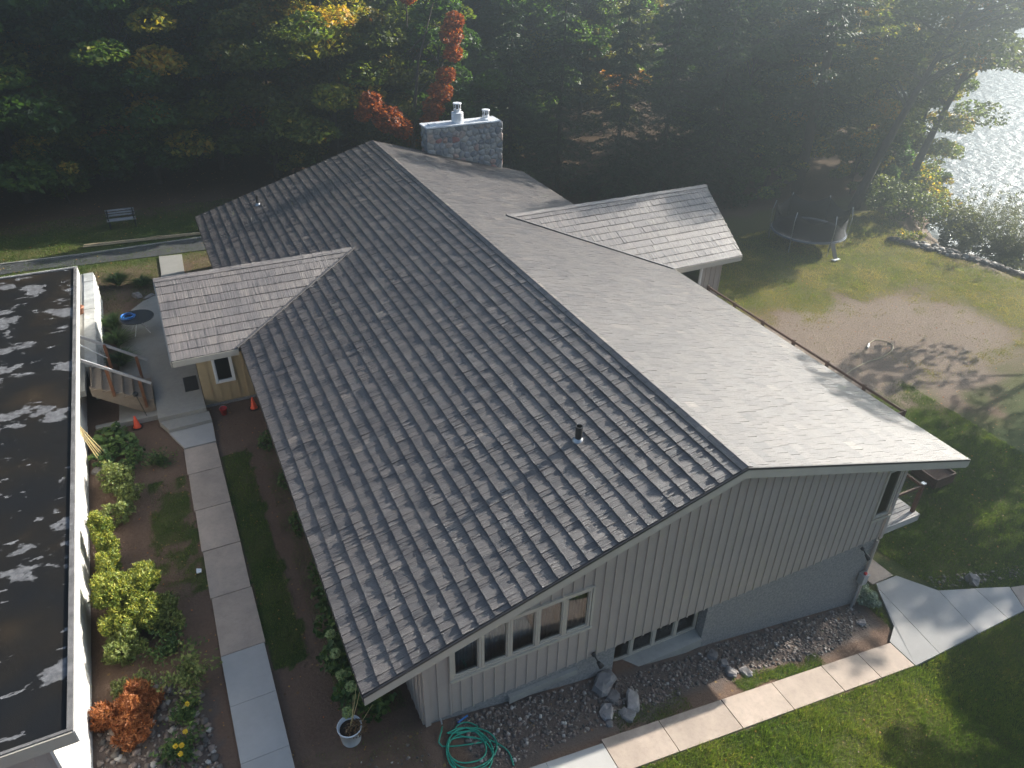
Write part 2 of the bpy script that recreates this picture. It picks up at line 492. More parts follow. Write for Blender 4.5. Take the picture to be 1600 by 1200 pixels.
def gravel_w(x, y):
    wx = x + .4 * (fbm(x, y, .7) - .5); wy = y + .4 * (fbm(x + 20, y, .7) - .5)
    return (inpoly(wx, wy, GRAVEL1) | inpoly(wx, wy, GRAVEL2)).astype(float)

def axis(lo, hi, step, far_lo, far_hi):
    a = list(np.arange(lo, hi + 1e-6, step))
    s = step
    while a[-1] < far_hi: s *= 1.16; a.append(a[-1] + s)
    s = step
    while a[0] > far_lo: s *= 1.16; a.insert(0, a[0] - s)
    return np.array(a)
xs = axis(-6, 24, .16, -380, 430); ys = axis(-7, 19, .16, -380, 430)
GX, GY = np.meshgrid(xs, ys)
GZ = zg(GX, GY)
nx, ny = len(xs), len(ys)
idx = np.arange(nx * ny).reshape(ny, nx)
F = np.stack([idx[:-1, :-1], idx[:-1, 1:], idx[1:, 1:], idx[1:, :-1]], -1).reshape(-1, 4)
def ground_mat():
    m, nt, b = newmat('ground_soil_and_turf')
    co = coords(nt)
    gr = attr(nt, 'grass'); gv = attr(nt, 'gravel'); wd = attr(nt, 'wood'); pale = attr(nt, 'pale')
    n1 = noise(nt, co, 1.1, 6, .65); n2 = noise(nt, co, 14, 5, .7); n3 = noise(nt, co, 60, 3, .7); n4 = noise(nt, co, .35, 4)
    soil = ramp(nt, [(.25, (.085, .050, .035)), (.5, (.15, .095, .068)), (.75, (.23, .155, .115))], math_(nt, 'MULTIPLY_ADD', n2, .5))
    soil.node.inputs[0].links[0].from_node.inputs[2].default_value = .25
    soil = mixc(nt, ramp(nt, [(.35, (0, 0, 0)), (.7, (1, 1, 1))], n1), soil, mixc(nt, .5, soil, (.19, .135, .10)))
    soil = mixc(nt, math_(nt, 'MULTIPLY', pale, .85), soil, ramp(nt, [(.3, (.16, .125, .10)), (.7, (.34, .265, .205))], n2))
    turf = ramp(nt, [(.25, (.022, .036, .010)), (.5, (.045, .072, .018)), (.78, (.095, .115, .030))], n2)
    dry = ramp(nt, [(.3, (.10, .085, .035)), (.7, (.19, .165, .065))], n3)
    turf = mixc(nt, math_(nt, 'MAXIMUM', ramp(nt, [(.42, (0, 0, 0)), (.68, (.8, .8, .8))], n4), math_(nt, 'MULTIPLY', attr(nt, 'dry'), .75)), turf, dry)
    leafl = ramp(nt, [(.3, (.035, .022, .013)), (.55, (.085, .050, .025)), (.75, (.19, .11, .05))], n2)
    gcol = ramp(nt, [(.3, (.07, .06, .055)), (.6, (.14, .12, .11)), (.8, (.25, .22, .20))], n3)
    k = math_(nt, 'ADD', gr, math_(nt, 'MULTIPLY', math_(nt, 'SUBTRACT', n2, .5), .9))
    col = mixc(nt, ramp(nt, [(.32, (0, 0, 0)), (.55, (1, 1, 1))], k), soil, turf)
    col = mixc(nt, math_(nt, 'MULTIPLY', gv, .7), col, gcol)
    col = mixc(nt, wd, col, leafl)
    # scattered fallen leaves
    vo = nt.nodes.new('ShaderNodeTexVoronoi'); vo.inputs['Scale'].default_value = 3.2; vo.inputs['Randomness'].default_value = 1
    nt.links.new(co, vo.inputs['Vector'])
    lf = ramp(nt, [(.10, (1, 1, 1)), (.13, (0, 0, 0))], vo.outputs['Distance'])
    lc = ramp(nt, [(0, (.10, .05, .02)), (.5, (.24, .13, .05)), (1, (.34, .24, .08))], math_(nt, 'FRACT', math_(nt, 'MULTIPLY', vo.outputs['Color'], 7.0)))
    col = mixc(nt, math_(nt, 'MULTIPLY', lf, .75), col, lc)
    nt.links.new(col, b.inputs['Base Color'])
    b.inputs['Roughness'].default_value = .95; b.inputs['Specular IOR Level'].default_value = .15
    bump(nt, b, math_(nt, 'ADD', n2, math_(nt, 'MULTIPLY', n3, .5)), .8, .06)
    return m
MAT['ground'] = ground_mat()
wood_w = np.clip(sm(35.5, 39, GY + .06 * np.abs(GX) + 2 * (fbm(GX, GY, 3) - .5)) * (GX < 30) + sm(27, 31, GY) * (GX >= 14), 0, 1)
pale_w = sm(1.3, .5, ((GX - 29) / 8) ** 2 + ((GY - 11.5) / 5) ** 2) * (GX > 16) + sm(-6, -1, shore_d(GX, GY)) * (GY < 24)
ground = np_mesh('ground', np.stack([GX, GY, GZ], -1).reshape(-1, 3), F, MAT['ground'],
                 attrs=dict(grass=grass_w(GX, GY).ravel(), gravel=gravel_w(GX, GY).ravel(), wood=wood_w.ravel(), pale=np.clip(pale_w, 0, 1).ravel(), dry=(sm(20, 27, GX) * sm(3, 9, GY)).ravel()), smooth=True)  # dry mask also paints sunlight and haze into the lake lawn
tag(ground, 'brown soil and patchy lawn running from the house to the lake shore', kind='structure')
# lake
def water_mat():
    m, nt, b = newmat('lake_water')
    b.inputs['Base Color'].default_value = (.012, .03, .035, 1)
    b.inputs['Roughness'].default_value = .42
    b.inputs['Specular IOR Level'].default_value = 1.0
    co = coords(nt)
    bump(nt, b, noise(nt, co, .9, 5, .6), .65, .5)
    return m
MB().add([(38, -380, -4.55), (425, -380, -4.55), (425, 425, -4.55), (38, 425, -4.55)], [(0, 1, 2, 3)]).build('lake', water_mat())
tag(bpy.data.objects['lake'], 'bright lake water beyond the shore trees', kind='structure')

# ---------------------------------------------------------------- paved things
def slab(parent, poly, top=.05, thick=.14, mat='concrete', zfun=None, name='slab'):
    """one flagstone or cast slab: a thin prism that follows the slope of the ground"""
    zfun = zfun or zf
    return MB().prism([(x, y, zfun(x, y) + top) for x, y in poly], (0, 0, -thick)).build(name, MAT[mat], parent)
def struct(name, label):
    o = thing(name, label, None, (0, 0, 0)); o['kind'] = 'structure'
    return o
gap = .012
path = struct('garden_path', 'straight concrete path of cast slabs beside the house')
js = [12.75, 11.35, 9.55, 7.75, 5.95, 4.02]
flat = lambda x, y: 0.0
for a, b_ in zip(js[:-1], js[1:]):
    slab(path, [(-2.5, b_ + gap), (-1.5 + .03 * random.random(), b_ + gap), (-1.48, a - gap), (-2.47, a - gap)], .05 + .015 * random.random(), zfun=flat)
js = [4.0, 2.55, 1.1, -.35, -1.8]
for a, b_ in zip(js[:-1], js[1:]):
    slab(path, [(-2.5, b_ + .004), (-1.5, b_ + .004), (-1.5, a - .004), (-2.5, a - .004)], .085, mat='new_concrete', zfun=flat)
walk = struct('walkway', 'walkway of cast slabs running down past the gable end')
wz = lambda x, y: -0.2 * min(max(x - 1.3, 0), 13.7)
js = [4.88, 6.5, 8.43, 10.15, 12.0, 13.45, 14.86]
for a, b_ in zip(js[:-1], js[1:]):
    slab(walk, [(a + gap, -1.24), (a + gap, -2.08), (b_ - gap, -2.08), (b_ - gap, -1.24)], .05 + .012 * random.random(), zfun=wz)
js = [.3, 1.9, 3.4, 4.86]
for a, b_ in zip(js[:-1], js[1:]):
    slab(walk, [(a + .004, -1.34), (a + .004, -2.2), (b_ - .004, -2.2), (b_ - .004, -1.34)], .085, mat='new_concrete', zfun=wz)
for q in ([(14.87, -1.2), (14.87, -2.1), (15.86, -2.1), (16.2, .45), (15.45, -.85)],
          [(15.87, -2.1), (17.52, -2.1), (17.86, -.46), (17.15, .55), (16.3, .58), (16.21, .45)],
          [(17.53, -2.1), (18.84, -2.1), (18.98, -.88), (17.87, -.46)],
          [(18.85, -2.1), (19.62, -2.1), (20.05, -1.3), (18.99, -.88)]):
    c = np.mean(q, 0)
    slab(walk, [tuple(np.array(p) + (c - np.array(p)) * .004) for p in q], .07, mat='new_concrete', zfun=wz)
for q in ([(19.66, -2.1), (22.5, -2.7), (22.5, -1.9), (20.1, -1.32)], [(16.2, .62), (17.1, .62), (17.0, 2.3), (16.0, 2.3)], [(16.0, 2.33), (17.0, 2.33), (17.1, 4.2), (16.0, 4.2)]):
    slab(walk, q, .04, zfun=wz)
patio = struct('patio', 'grey concrete patio beyond the entry porch')
slab(patio, [(-4.3, 15.15), (-3.08, 15.15), (-3.08, 18.75), (-.35, 18.75), (-.35, 24.0), (-2.3, 25.1), (-3.0, 24.6), (-3.5, 23.9), (-3.95, 22.6), (-4.1, 20.5)], .06, mat='porch_concrete', zfun=flat, name='patio_slab')
slab(patio, [(-2.3, 25.12), (-1.35, 24.6), (-1.05, 27.0), (-.95, 29.35), (-2.0, 29.5), (-2.05, 27.3)], .055, mat='porch_concrete', zfun=flat, name='path_slab')
MB().box(-5.0, -3.08, 14.95, 15.14, -.05, .18).build('edging', MAT['porch_concrete'], patio)
drive = struct('driveway', 'dark asphalt drive crossing the lawn behind the house')
MB().prism([(-40, 30.6, .03), (-7, 30.2, .03), (-5.4, 29.9, .03), (2.0, 29.4, .03), (2.0, 31.2, .03), (-5.4, 31.2, .03), (-40, 33.4, .03)][::-1], (0, 0, -.1)).build('asphalt_strip', MAT['asphalt'], drive)
MB().prism([(-40, 33.42, .07), (-5.4, 31.22, .07), (2.0, 31.22, .07), (2, 31.34, .07), (-5.4, 31.34, .07), (-40, 33.55, .07)], (0, 0, -.15)).build('kerb', MAT['porch_concrete'], drive)

# ---------------------------------------------------------------- main house
ZR, WL, XR, LEN, SL = 5.0, 8.8, 17.19, 27.9, 0.3027
roof_z = lambda x: ZR - SL * abs(x - WL)
house = thing('house', 'long low house with a dark shake gable roof and beige board siding', 'house', (8.2, 14, 0))
cs = 1 / math.sqrt(1 + SL * SL)

def shingle_set(O, a, up, n, rows, width=(.16, .30), expo=.368, thick=(.028, .048), strip=.055, skip=None, seed=0, jit=.002):
    """shakes of one roof plane: rows(k) gives the run along the eave of course k"""
    r = np.random.default_rng(seed)
    O, a, up, n = (np.array(q, float) for q in (O, a, up, n))
    out = []; k = 0
    while True:
        rg = rows(k)
        if rg is None: break
        a0, a1, smax = rg
        s0 = k * expo
        p = a0 - (r.random() * width[0] if k else 0)
        while p < a1:
            w = r.uniform(*width); q = min(p + w, a1); l = max(p, a0)
            if q - l > .03:
                c = O + a * (l + q) / 2 + up * (s0 + expo / 2)
                if not (skip and skip(c)):
                    ns = max(1, int(round((q - l - .006) / strip)))
                    e = np.linspace(l + .003, q - .003, ns + 1)
                    V = []; Fq = []; UV = []
                    tb = r.uniform(*thick)
                    top = min(s0 + expo * 1.12, smax)
                    for i in range(ns):
                        t = tb * r.uniform(.72, 1.25); j = r.uniform(0, jit); sl = s0 - r.uniform(0, .012)
                        b0 = len(V)
                        for (aa, ss, nn) in ((e[i], top, .003 + j), (e[i + 1], top, .003 + j), (e[i + 1], sl, t), (e[i], sl, t), (e[i + 1], sl, -.01), (e[i], sl, -.01), (e[i], top, -.01), (e[i + 1], top, -.01)):
                            V.append(O + a * aa + up * ss + n * nn); UV.append((aa, ss))
                        Fq += [(b0 + 3, b0 + 2, b0 + 1, b0), (b0 + 5, b0 + 4, b0 + 2, b0 + 3), (b0 + 3, b0, b0 + 6, b0 + 5), (b0 + 4, b0 + 7, b0 + 1, b0 + 2)]
                    var = np.clip(r.beta(2.2, 2.2) + r.normal(0, .05), 0, 1)
                    out.append((np.array(V), np.array(Fq), np.array(UV), var, c))
            p += w
        k += 1
    return out
def seen_size(c, size=.3):
    d = c - CAM; z = d @ CAM_F
    if z < 1: return 0
    u = 800 + FPX * (d @ CAM_R) / z; v = 600 - FPX * (d @ CAM_U) / z
    return 0 if not (0 < u < 1600 and 0 < v < 1200) else 1 / np.linalg.norm(d)
def join(sets):
    V = []; Fq = []; UV = []; A = []; o = 0
    for v, f, uv, var, c in sets:
        V.append(v); Fq.append(f + o); UV.append(uv); A.append(np.full(len(v), var)); o += len(v)
    return np.vstack(V), np.vstack(Fq), np.vstack(UV), np.concatenate(A)
def lay(parent, sets, mat, nsingle):
    sets = sorted(sets, key=lambda q: -seen_size(q[4]))
    single = [q for q in sets[:nsingle] if seen_size(q[4]) > 0]
    for v, f, uv, var, c in single:
        np_mesh('shingle', v, f, MAT[mat], parent, dict(var=np.full(len(v), var)), uv)
    rest = sets[len(single):]
    if rest:
        v, f, uv, A = join(rest)
        tag(np_mesh('shingle_field', v, f, MAT[mat], parent, dict(var=A), uv), kind='stuff')

# ---- left slope of the main roof (in shade for a low sun)
SLOPE = WL / cs
deck_l = MB().prism([(0, 0, roof_z(0)), (WL, 0, ZR), (WL, LEN, ZR), (0, LEN, roof_z(0))], (0, 0, -.16)).build('roof_slope', MAT['edge_metal'], house)
vx = lambda y: -0.12 + (y - 14.6) * (5.0 + .12) / 3.2                     # entry valley
def in_entry(c):
    y = c[1] if c[1] < 17.8 else 35.6 - c[1]
    return y > 14.6 and c[0] < vx(y) - .12
NC = 25
ex = SLOPE / NC
rows = lambda k: (0, LEN, SLOPE) if k < NC else None
set_l = shingle_set((0, 0, roof_z(0)), (0, 1, 0), (cs, 0, SL * cs), (-SL * cs, 0, cs), rows, expo=ex, skip=in_entry, seed=1)
set_l = [(v, f[:, ::-1], uv, a, c) for v, f, uv, a, c in set_l]
lay(deck_l, set_l, 'shingle', 225)
# ---- right slope
WR = XR - WL; SLR = WR / cs
deck_r = MB().prism([(WL + .003, 0, ZR - .002), (XR, 0, roof_z(XR)), (XR, LEN, roof_z(XR)), (WL + .003, LEN, ZR - .002)], (0, 0, -.16)).build('roof_slope', MAT['edge_metal'], house)
wx_ = lambda y: 17.14 - (y - 13.7) * (17.14 - 11.42) / 4.03                # annex valley
def in_annex(c):
    y = c[1] if c[1] < 17.73 else 35.46 - c[1]
    return y > 13.7 and c[0] > wx_(y) + .12
def in_chim(c):
    return 11.5 < c[0] < 16.0 and c[1] > 27.7
NCR = 24; exr = SLR / NCR
rows = lambda k: (0, LEN, SLR) if k < NCR else None
set_r = shingle_set((XR, 0, roof_z(XR)), (0, 1, 0), (-cs, 0, SL * cs), (SL * cs, 0, cs), rows, expo=exr, skip=lambda c: in_annex(c) or in_chim(c), seed=2, width=(.22, .4), strip=.09, thick=(.012, .020))
lay(deck_r, set_r, 'shingle', 20)

def gable_roof(name, ridge, eave_z, half, x0e, x0r, x1e, x1r, seed, mat, nsingle, sgn):
    """small cross gable: ridge along x at y=ridge[0], z=ridge[1]; near and far slope"""
    ry, rz = ridge
    s = (rz - eave_z) / half; c_ = 1 / math.sqrt(1 + s * s); Ls = half / c_
    out = []
    for side in (-1, 1):
        ye = ry + side * half
        dk = MB().prism([(x0e, ye, eave_z), (x1e, ye, eave_z), (x1r, ry, rz), (x0r, ry, rz)], (0, 0, -.13)).build('roof_slope', MAT['edge_metal'], house)
        n = round(Ls / .36); e = Ls / n
        def rows(k):
            if k >= n: return None
            t = (k + .5) / n
            return (x0e + (x0r - x0e) * t, x1e + (x1r - x1e) * t, Ls)
        st = shingle_set((0, ye, eave_z), (1, 0, 0), (0, -side * c_, s * c_), (0, side * s * c_, c_), rows, width=(.5, 1.3), expo=e, thick=(.022, .032), strip=.05, seed=seed + side, jit=.010)
        if side == 1: st = [(v, f[:, ::-1], uv, a, c) for v, f, uv, a, c in st]
        lay(dk, st, mat, nsingle if side < 0 else 0)
        out.append(dk)
    return out
entry_near, entry_far = gable_roof('entry', (17.8, 3.85), 2.3, 3.2, -2.22, -2.18, -.08, 5.0, 20, 'shingle_grey', 32, 1)
annex_near, annex_far = gable_roof('annex', (17.73, 4.21), 2.47, 4.03, 17.1, 11.42, 20.75, 21.6, 30, 'shingle_grey', 22, 1)

def ridge_caps(parent, a, b, step, w, drop, mat, n=(0, 1, 0)):
    """overlapping folded caps along a ridge"""
    a = np.array(a, float); b = np.array(b, float); d = b - a; L = np.linalg.norm(d); d /= L
    side = np.array(n, float); k = int(L / step)
    for i in range(k):
        p = a + d * i * step; q = a + d * ((i + 1) * step + .03)
        lift = .035; up = np.array([0, 0, 1.])
        V = []
        for e, l in ((p, lift + .010), (q, lift)):
            V += [e - side * w + up * (l - drop * w), e - side * w * .35 + up * (l + .008 - drop * w * .35), e + up * (l + .018), e + side * w * .35 + up * (l + .008 - drop * w * .35), e + side * w + up * (l - drop * w)]
        V += [x - up * .03 for x in V]
        Fq = []
        for j in range(4):
            Fq += [(j, j + 1, j + 6, j + 5), (10 + j + 1, 10 + j, 15 + j, 15 + j + 1)]
            Fq += [(j + 1, j, 10 + j, 10 + j + 1), (5 + j, 5 + j + 1, 15 + j + 1, 15 + j)]
        Fq += [(0, 5, 15, 10), (9, 4, 14, 19)]
        UV = [(v @ side, v @ d) for v in V]
        np_mesh('ridge_cap', np.array(V), np.array(Fq), MAT[mat], parent, dict(var=np.full(20, random.uniform(.3, 1))), np.array(UV))
ridge_caps(deck_l, (WL, -.02, ZR), (WL, LEN, ZR), .42, .15, SL, 'shingle', (1, 0, 0))
ridge_caps(entry_near, (-2.2, 17.8, 3.85), (5.05, 17.8, 3.85), .37, .15, .48, 'shingle_grey')
ridge_caps(annex_near, (21.6, 17.73, 4.21), (11.4, 17.73, 4.21), .42, .15, .43, 'shingle_grey')
def valley(a, b, w=.085, lift=.045):
    MB().bar(np.array(a) + (0, 0, lift), np.array(b) + (0, 0, lift), w, .05).build('valley_flashing', MAT['shingle_plain'], house)
MAT['shingle_plain'] = M('valley_metal', (.17, .155, .145), (.12, .11, .105), 8, .5, .2, 60)
valley((-.12, 14.6, 2.3), (5.0, 17.8, 3.85)); valley((-.12, 21.0, 2.3), (5.0, 17.8, 3.85))
valley((17.14, 13.7, 2.47), (11.42, 17.73, 4.21)); valley((17.14, 21.76, 2.47), (11.42, 17.73, 4.21))

# fascia and soffit
for (xa, xb) in ((0, WL), (WL, XR)):
    for y0, nm in ((-.045, 1), (LEN + .002, 0)):
        p = [(xa, y0, roof_z(xa) - .02), (xb, y0, roof_z(xb) - .02), (xb, y0, roof_z(xb) - .27), (xa, y0, roof_z(xa) - .27)]
        MB().prism(p, (0, .043, 0)).build('rake_board', MAT['trim'], house)
        p = [(xa, y0 - .012, roof_z(xa) + .03), (xb, y0 - .012, roof_z(xb) + .03), (xb, y0 - .012, roof_z(xb) - .03), (xa, y0 - .012, roof_z(xa) - .03)]
        MB().prism(p, (0, .03, 0)).build('roof_edge_trim', MAT['edge_metal'], house)
MB().box(-.02, -.003, -.03, LEN, roof_z(0) - .2, roof_z(0) - .03).build('eave_board', MAT['edge_metal'], house)
MB().box(XR + .003, XR + .05, -.045, LEN, roof_z(XR) - .24, roof_z(XR) - .01).build('eave_board', MAT['trim'], house)
MB().box(-2.2, -.1, 14.555, 14.597, 2.08, 2.29).build('eave_board', MAT['trim'], house)
MB().box(17.2, 20.7, 13.655, 13.697, 2.25, 2.46).build('eave_board', MAT['trim'], house)
for ya, yb in ((14.6, 17.8), (21.0, 17.8)):
    MB().prism([(-2.26, ya, 2.28), (-2.222, yb, 3.83), (-2.222, yb, 3.62), (-2.26, ya, 2.07)], (.035, 0, 0)).build('rake_board', MAT['trim'], house)
for ya, yb in ((13.7, 17.73), (21.76, 17.73)):
    MB().prism([(20.76, ya, 2.45), (21.61, yb, 4.19), (21.61, yb, 3.97), (20.76, ya, 2.23)], (.035, 0, 0)).build('rake_board', MAT['trim'], house)

# ---- walls
YW = .33
core = MB()
xa, xb, ya, yb = 1.28, 15.12, YW, LEN - .4
core.prism([(xa + .1, ya + .9, -.1), (xb - .1, ya + .9, -.1), (xb - .1, ya + .9, roof_z(xb) - .25), (WL, ya + .9, ZR - .25), (xa + .1, ya + .9, roof_z(xa) - .25)], (0, yb - ya - 1.2, 0))
core.build('dark_core', MAT['interior'], house)  # solid dark core added to stop light leaking through the house
MB().box(xa + .1, xb - .1, ya + 1.6, yb - .3, -4, -.11).build('basement_core', MAT['interior'], house)  # same dark core continued under the floor

def board_wall(parent, O, a, nrm, length, zlo, zhi, openings=(), bw=.267, mat='siding', batten=True, start=0.0, trim_ends=True):
    O = np.array(O, float); a = np.array(a, float); nrm = np.array(nrm, float); up = np.array([0, 0, 1.])
    joints = list(np.arange(start, length, bw))
    edges = sorted(set([0.0, length] + [j for j in joints if 0 < j < length] + [e for o in openings for e in o[:2]]))
    def segs(l, r, za, zb):
        out = [(za, zb)]
        for (o0, o1, p0, p1) in openings:
            if o0 < r - 1e-4 and o1 > l + 1e-4:
                nx = []
                for lo, hi in out:
                    if p0 > lo: nx.append((lo, min(hi, p0)))
                    if p1 < hi: nx.append((max(lo, p1), hi))
                out = nx
        return [s for s in out if s[1] - s[0] > .03]
    for l, r in zip(edges[:-1], edges[1:]):
        if r - l < .015: continue
        for lo, hi in segs(l, r, zlo, 99):
            t0 = min(hi, zhi(l)); t1 = min(hi, zhi(r))
            if t0 - lo < .03 and t1 - lo < .03: continue
            p = [O + a * (l + .002) + up * lo, O + a * (r - .002) + up * lo, O + a * (r - .002) + up * max(t1, lo + .01), O + a * (l + .002) + up * max(t0, lo + .01)]
            MB().prism(p, -nrm * .03).build('board', MAT[mat], parent)
    if batten:
        for j in joints:
            if j < .03 or j > length - .03: continue
            for lo, hi in segs(j - .02, j + .02, zlo, 99):
                t = min(hi, zhi(j))
                if t - lo < .06: continue
                p = [O + a * (j - .021) + up * lo, O + a * (j + .021) + up * lo, O + a * (j + .021) + up * t, O + a * (j - .021) + up * t]
                MB().prism([q + nrm * .001 for q in p], nrm * .026).build('batten', MAT[mat], parent)

def window(parent, O, a, nrm, w, h, fw=.06, depth=.05, mat='trim', curtain='curtain', slant=0.0, cdepth=.35, double=False):
    """framed pane with a curtain hanging behind it; O is its lower corner"""
    O = np.array(O, float); a = np.array(a, float); nrm = np.array(nrm, float); up = np.array([0, 0, 1.])
    win = MB()
    q = lambda s, t, d: O + a * s + up * t + nrm * d
    def rail(s0, s1, t0, t1, d0=-.05, d1=depth):
        win.prism([q(s0, t0, d0), q(s1, t0, d0), q(s1, t1, d0), q(s0, t1, d0)], nrm * (d1 - d0))
    rail(0, fw, 0, h); rail(w - fw, w, 0, h + slant * 0); rail(fw, w - fw, 0, fw); rail(fw, w - fw, h - fw, h)
    f2 = .028
    win2 = MB(); win, keep = win2, win
    rail(fw, fw + f2, fw, h - fw, -.04, depth * .4); rail(w - fw - f2, w - fw, fw, h - fw, -.04, depth * .4); rail(fw + f2, w - fw - f2, fw, fw + f2, -.04, depth * .4); rail(fw + f2, w - fw - f2, h - fw - f2, h - fw, -.04, depth * .4)
    win = keep
    fr = win.build('window', MAT[mat], parent)
    win2.build('sash', MAT[mat], fr)
    g = fw + f2
    pane = MB().add([q(g, g, -.01), q(w - g, g, -.01), q(w - g, h - g, -.01), q(g, h - g, -.01)], [(0, 1, 2, 3)])
    pane.build('pane', MAT['glass'], fr)
    if curtain:
        V = []; n = 28
        for i in range(n + 1):
            s = -.03 + (w + .06) * i / n
            dd = -cdepth + .035 * math.sin(i * 1.9) + .015 * math.sin(i * .7)
            V += [q(s, -.45, dd), q(s, h + .05, dd)]
        MB().add(V, [(2 * i, 2 * i + 2, 2 * i + 3, 2 * i + 1) for i in range(n)]).build('curtain', MAT[curtain], fr)
    return fr

gz_ = lambda x: roof_z(x) - .16
wall_front = MB().box(xa - .002, xa + .06, YW - .034, YW + .05, .05, gz_(xa)).build('gable_wall', MAT['siding'], house)
ops = [(1.93 - xa, 5.30 - xa, 1.30, 2.55), (14.40 - xa, 15.02 - xa, 1.02, 2.78)]
ops = [(1.93 - xa, 5.30 - xa, 1.30, 2.56), (14.38 - xa, 15.0 - xa, 1.02, 2.75)]
board_wall(wall_front, (xa, YW, 0), (1, 0, 0), (0, -1, 0), xb - xa, .07, lambda t: gz_(xa + t), ops, start=.34)
MB().box(1.28, 1.40, YW - .062, YW - .002 - .033, .06, gz_(1.28) - .03).build('corner_board', MAT['siding'], wall_front)
MB().box(15.01, 15.13, YW - .062, YW - .035, .06, gz_(15.1) - .04).build('corner_board', MAT['siding'], wall_front)
# five windows under the left rake: upper heads step down with the roof
for i in range(5):
    w = .665; x0 = 1.945 + i * .672
    window(house, (x0, YW, 1.31), (1, 0, 0), (0, -1, 0), w, 1.24, .05, .045, curtain='curtain' if i in (0, 1, 3) else 'curtain', cdepth=.30 + .05 * (i % 2))
MB().box(1.88, 5.36, YW - .085, YW - .002, 1.235, 1.30).build('window_sill', MAT['trim'], house)
MB().box(1.88, 1.94, YW - .06, YW - .004, 1.302, 2.60).build('window_trim', MAT['trim'], house)
MB().box(5.31, 5.37, YW - .06, YW - .004, 1.302, 2.60).build('window_trim', MAT['trim'], house)
MB().box(1.945, 5.305, YW - .06, YW - .004, 2.562, 2.62).build('window_trim', MAT['trim'], house)
window(house, (14.39, YW, 1.03), (1, 0, 0), (0, -1, 0), .60, 1.70, .05, .045, curtain=None)
MB().box(14.32, 15.06, YW - .09, YW - .064, .955, 1.02).build('window_sill', MAT['trim'], house)
# left side wall
side = MB().box(xa - .03, xa + .03, YW + .06, 14.9, -.1, 2.5).build('side_wall', MAT['siding'], house)
board_wall(side, (xa - .031, 12.0, 0), (0, -1, 0), (-1, 0, 0), 11.66, .08, lambda t: 2.55, bw=.267)
MB().box(xa + .01, xa + .08, 15, LEN - .4, -.1, 2.5).build('side_wall', MAT['siding'], house)
MB().box(xb - .08, xb - .002, YW + .06, LEN - .4, -.1, roof_z(xb) - .2).build('side_wall', MAT['siding'], house)
MB().prism([(xa, LEN - .4, -2), (xb, LEN - .4, -2), (xb, LEN - .4, gz_(xb)), (WL, LEN - .4, ZR - .16), (xa, LEN - .4, gz_(xa))], (0, .08, 0)).build('gable_wall', MAT['siding'], house)
# foundation with the recessed basement windows
FY = YW + .035
fnd = MB()
fnd.box(xa + .02, 6.2, FY, FY + .25, -2.2, .065); fnd.box(9.0, xb - .02, FY, FY + .25, -4, .065)
fnd.box(6.2, 9.0, FY, FY + .25, -3, -1.18)
fnd.box(xa + .02, xa + .25, FY + .25, LEN - .5, -1.5, .06)
fnd.box(xb - .25, xb - .02, FY + .25, LEN - .5, -4, -.11)
fnd.build('foundation', MAT['stucco'], house)
MB().box(9.0, 9.28, FY + .002 - .02, FY, -1.75, .06).build('window_jamb', MAT['stucco'], house)
MB().prism([(6.22, .66, -1.06), (8.98, .66, -1.06), (8.98, .30, -1.14), (6.22, .30, -1.14)], (0, 0, -.3)).build('window_sill', MAT['porch_concrete'], house)
for i in range(4):
    window(house, (6.23 + i * .69, .66, -1.06), (1, 0, 0), (0, -1, 0), .685, 1.10, .045, .04, curtain='curtain_dark', cdepth=.5)
MB().box(xa + .3, 6.21, FY + .28, FY + .5, -2, .05).build('basement_partition', MAT['interior'], house)
MB().prism([(3.3, FY - .1, -.13), (5.1, FY - .1, -.13), (5.1, FY - .1, -.30), (3.3, FY - .1, -.36)], (0, .097, 0)).build('concrete_ledge', MAT['porch_concrete'], house)

# flood lights on the siding edge
def flood(x, z):
    m = MB()
    m.tube([(x, YW - .03, z + .06), (x, YW - .10, z + .06)], [.055, .05], 12)
    m.tube([(x, YW - .09, z + .06), (x + .03, YW - .15, z - .02), (x + .07, YW - .2, z - .10)], .018, 8)
    m.tube([(x + .05, YW - .18, z - .08), (x + .11, YW - .28, z - .19)], [.04, .075], 14)
    m.build('flood_light', MAT['black_metal'], house, True)
flood(5.52, .12); flood(14.4, -.12)
# vent pipes
def vent(x, y, h=.36, r=.055):
    z = roof_z(x); m = MB()
    m.lathe((x, y, z - .03), [(.16, .0), (.15, .05), (.085, .10), (.075, .12)], 18)
    v = m.build('vent_boot', MAT['steel'], house, True)
    MB().lathe((x, y, z), [(r, .05), (r, h), (r + .012, h), (r + .012, h + .02), (r - .012, h + .02), (r - .012, h - .1)], 18).build('vent_pipe', MAT['black_metal'], v)
vent(6.45, 3.17, .40, .085); vent(2.7, 26.1, .4, .06)
# meter box and conduit at the corner
MB().box(14.78, 14.98, .13, .32, -1.62, -1.28).build('meter_box', MAT['steel'], house)
MB().box(14.76, 15.0, .11, .327, -1.275, -1.24).build('meter_cap', MAT['steel'], house)
MB().lathe((14.88, .2, -1.24), [(.05, 0), (.05, .05), (.03, .07)], 12).build('meter_light', MAT['red'], house)
MB().tube([(14.86, .24, -1.62), (14.86, .24, -2.8)], .035, 10).build('conduit', MAT['steel'], house)
MB().tube([(15.02, .30, 0), (15.04, .30, -2.75)], .045, 10).build('downpipe', MAT['siding'], house)
MB().tube([(1.62, YW - .03, .12), (1.62, YW - .10, .12), (1.62, YW - .13, .05)], .018, 8).build('tap', MAT['steel'], house)

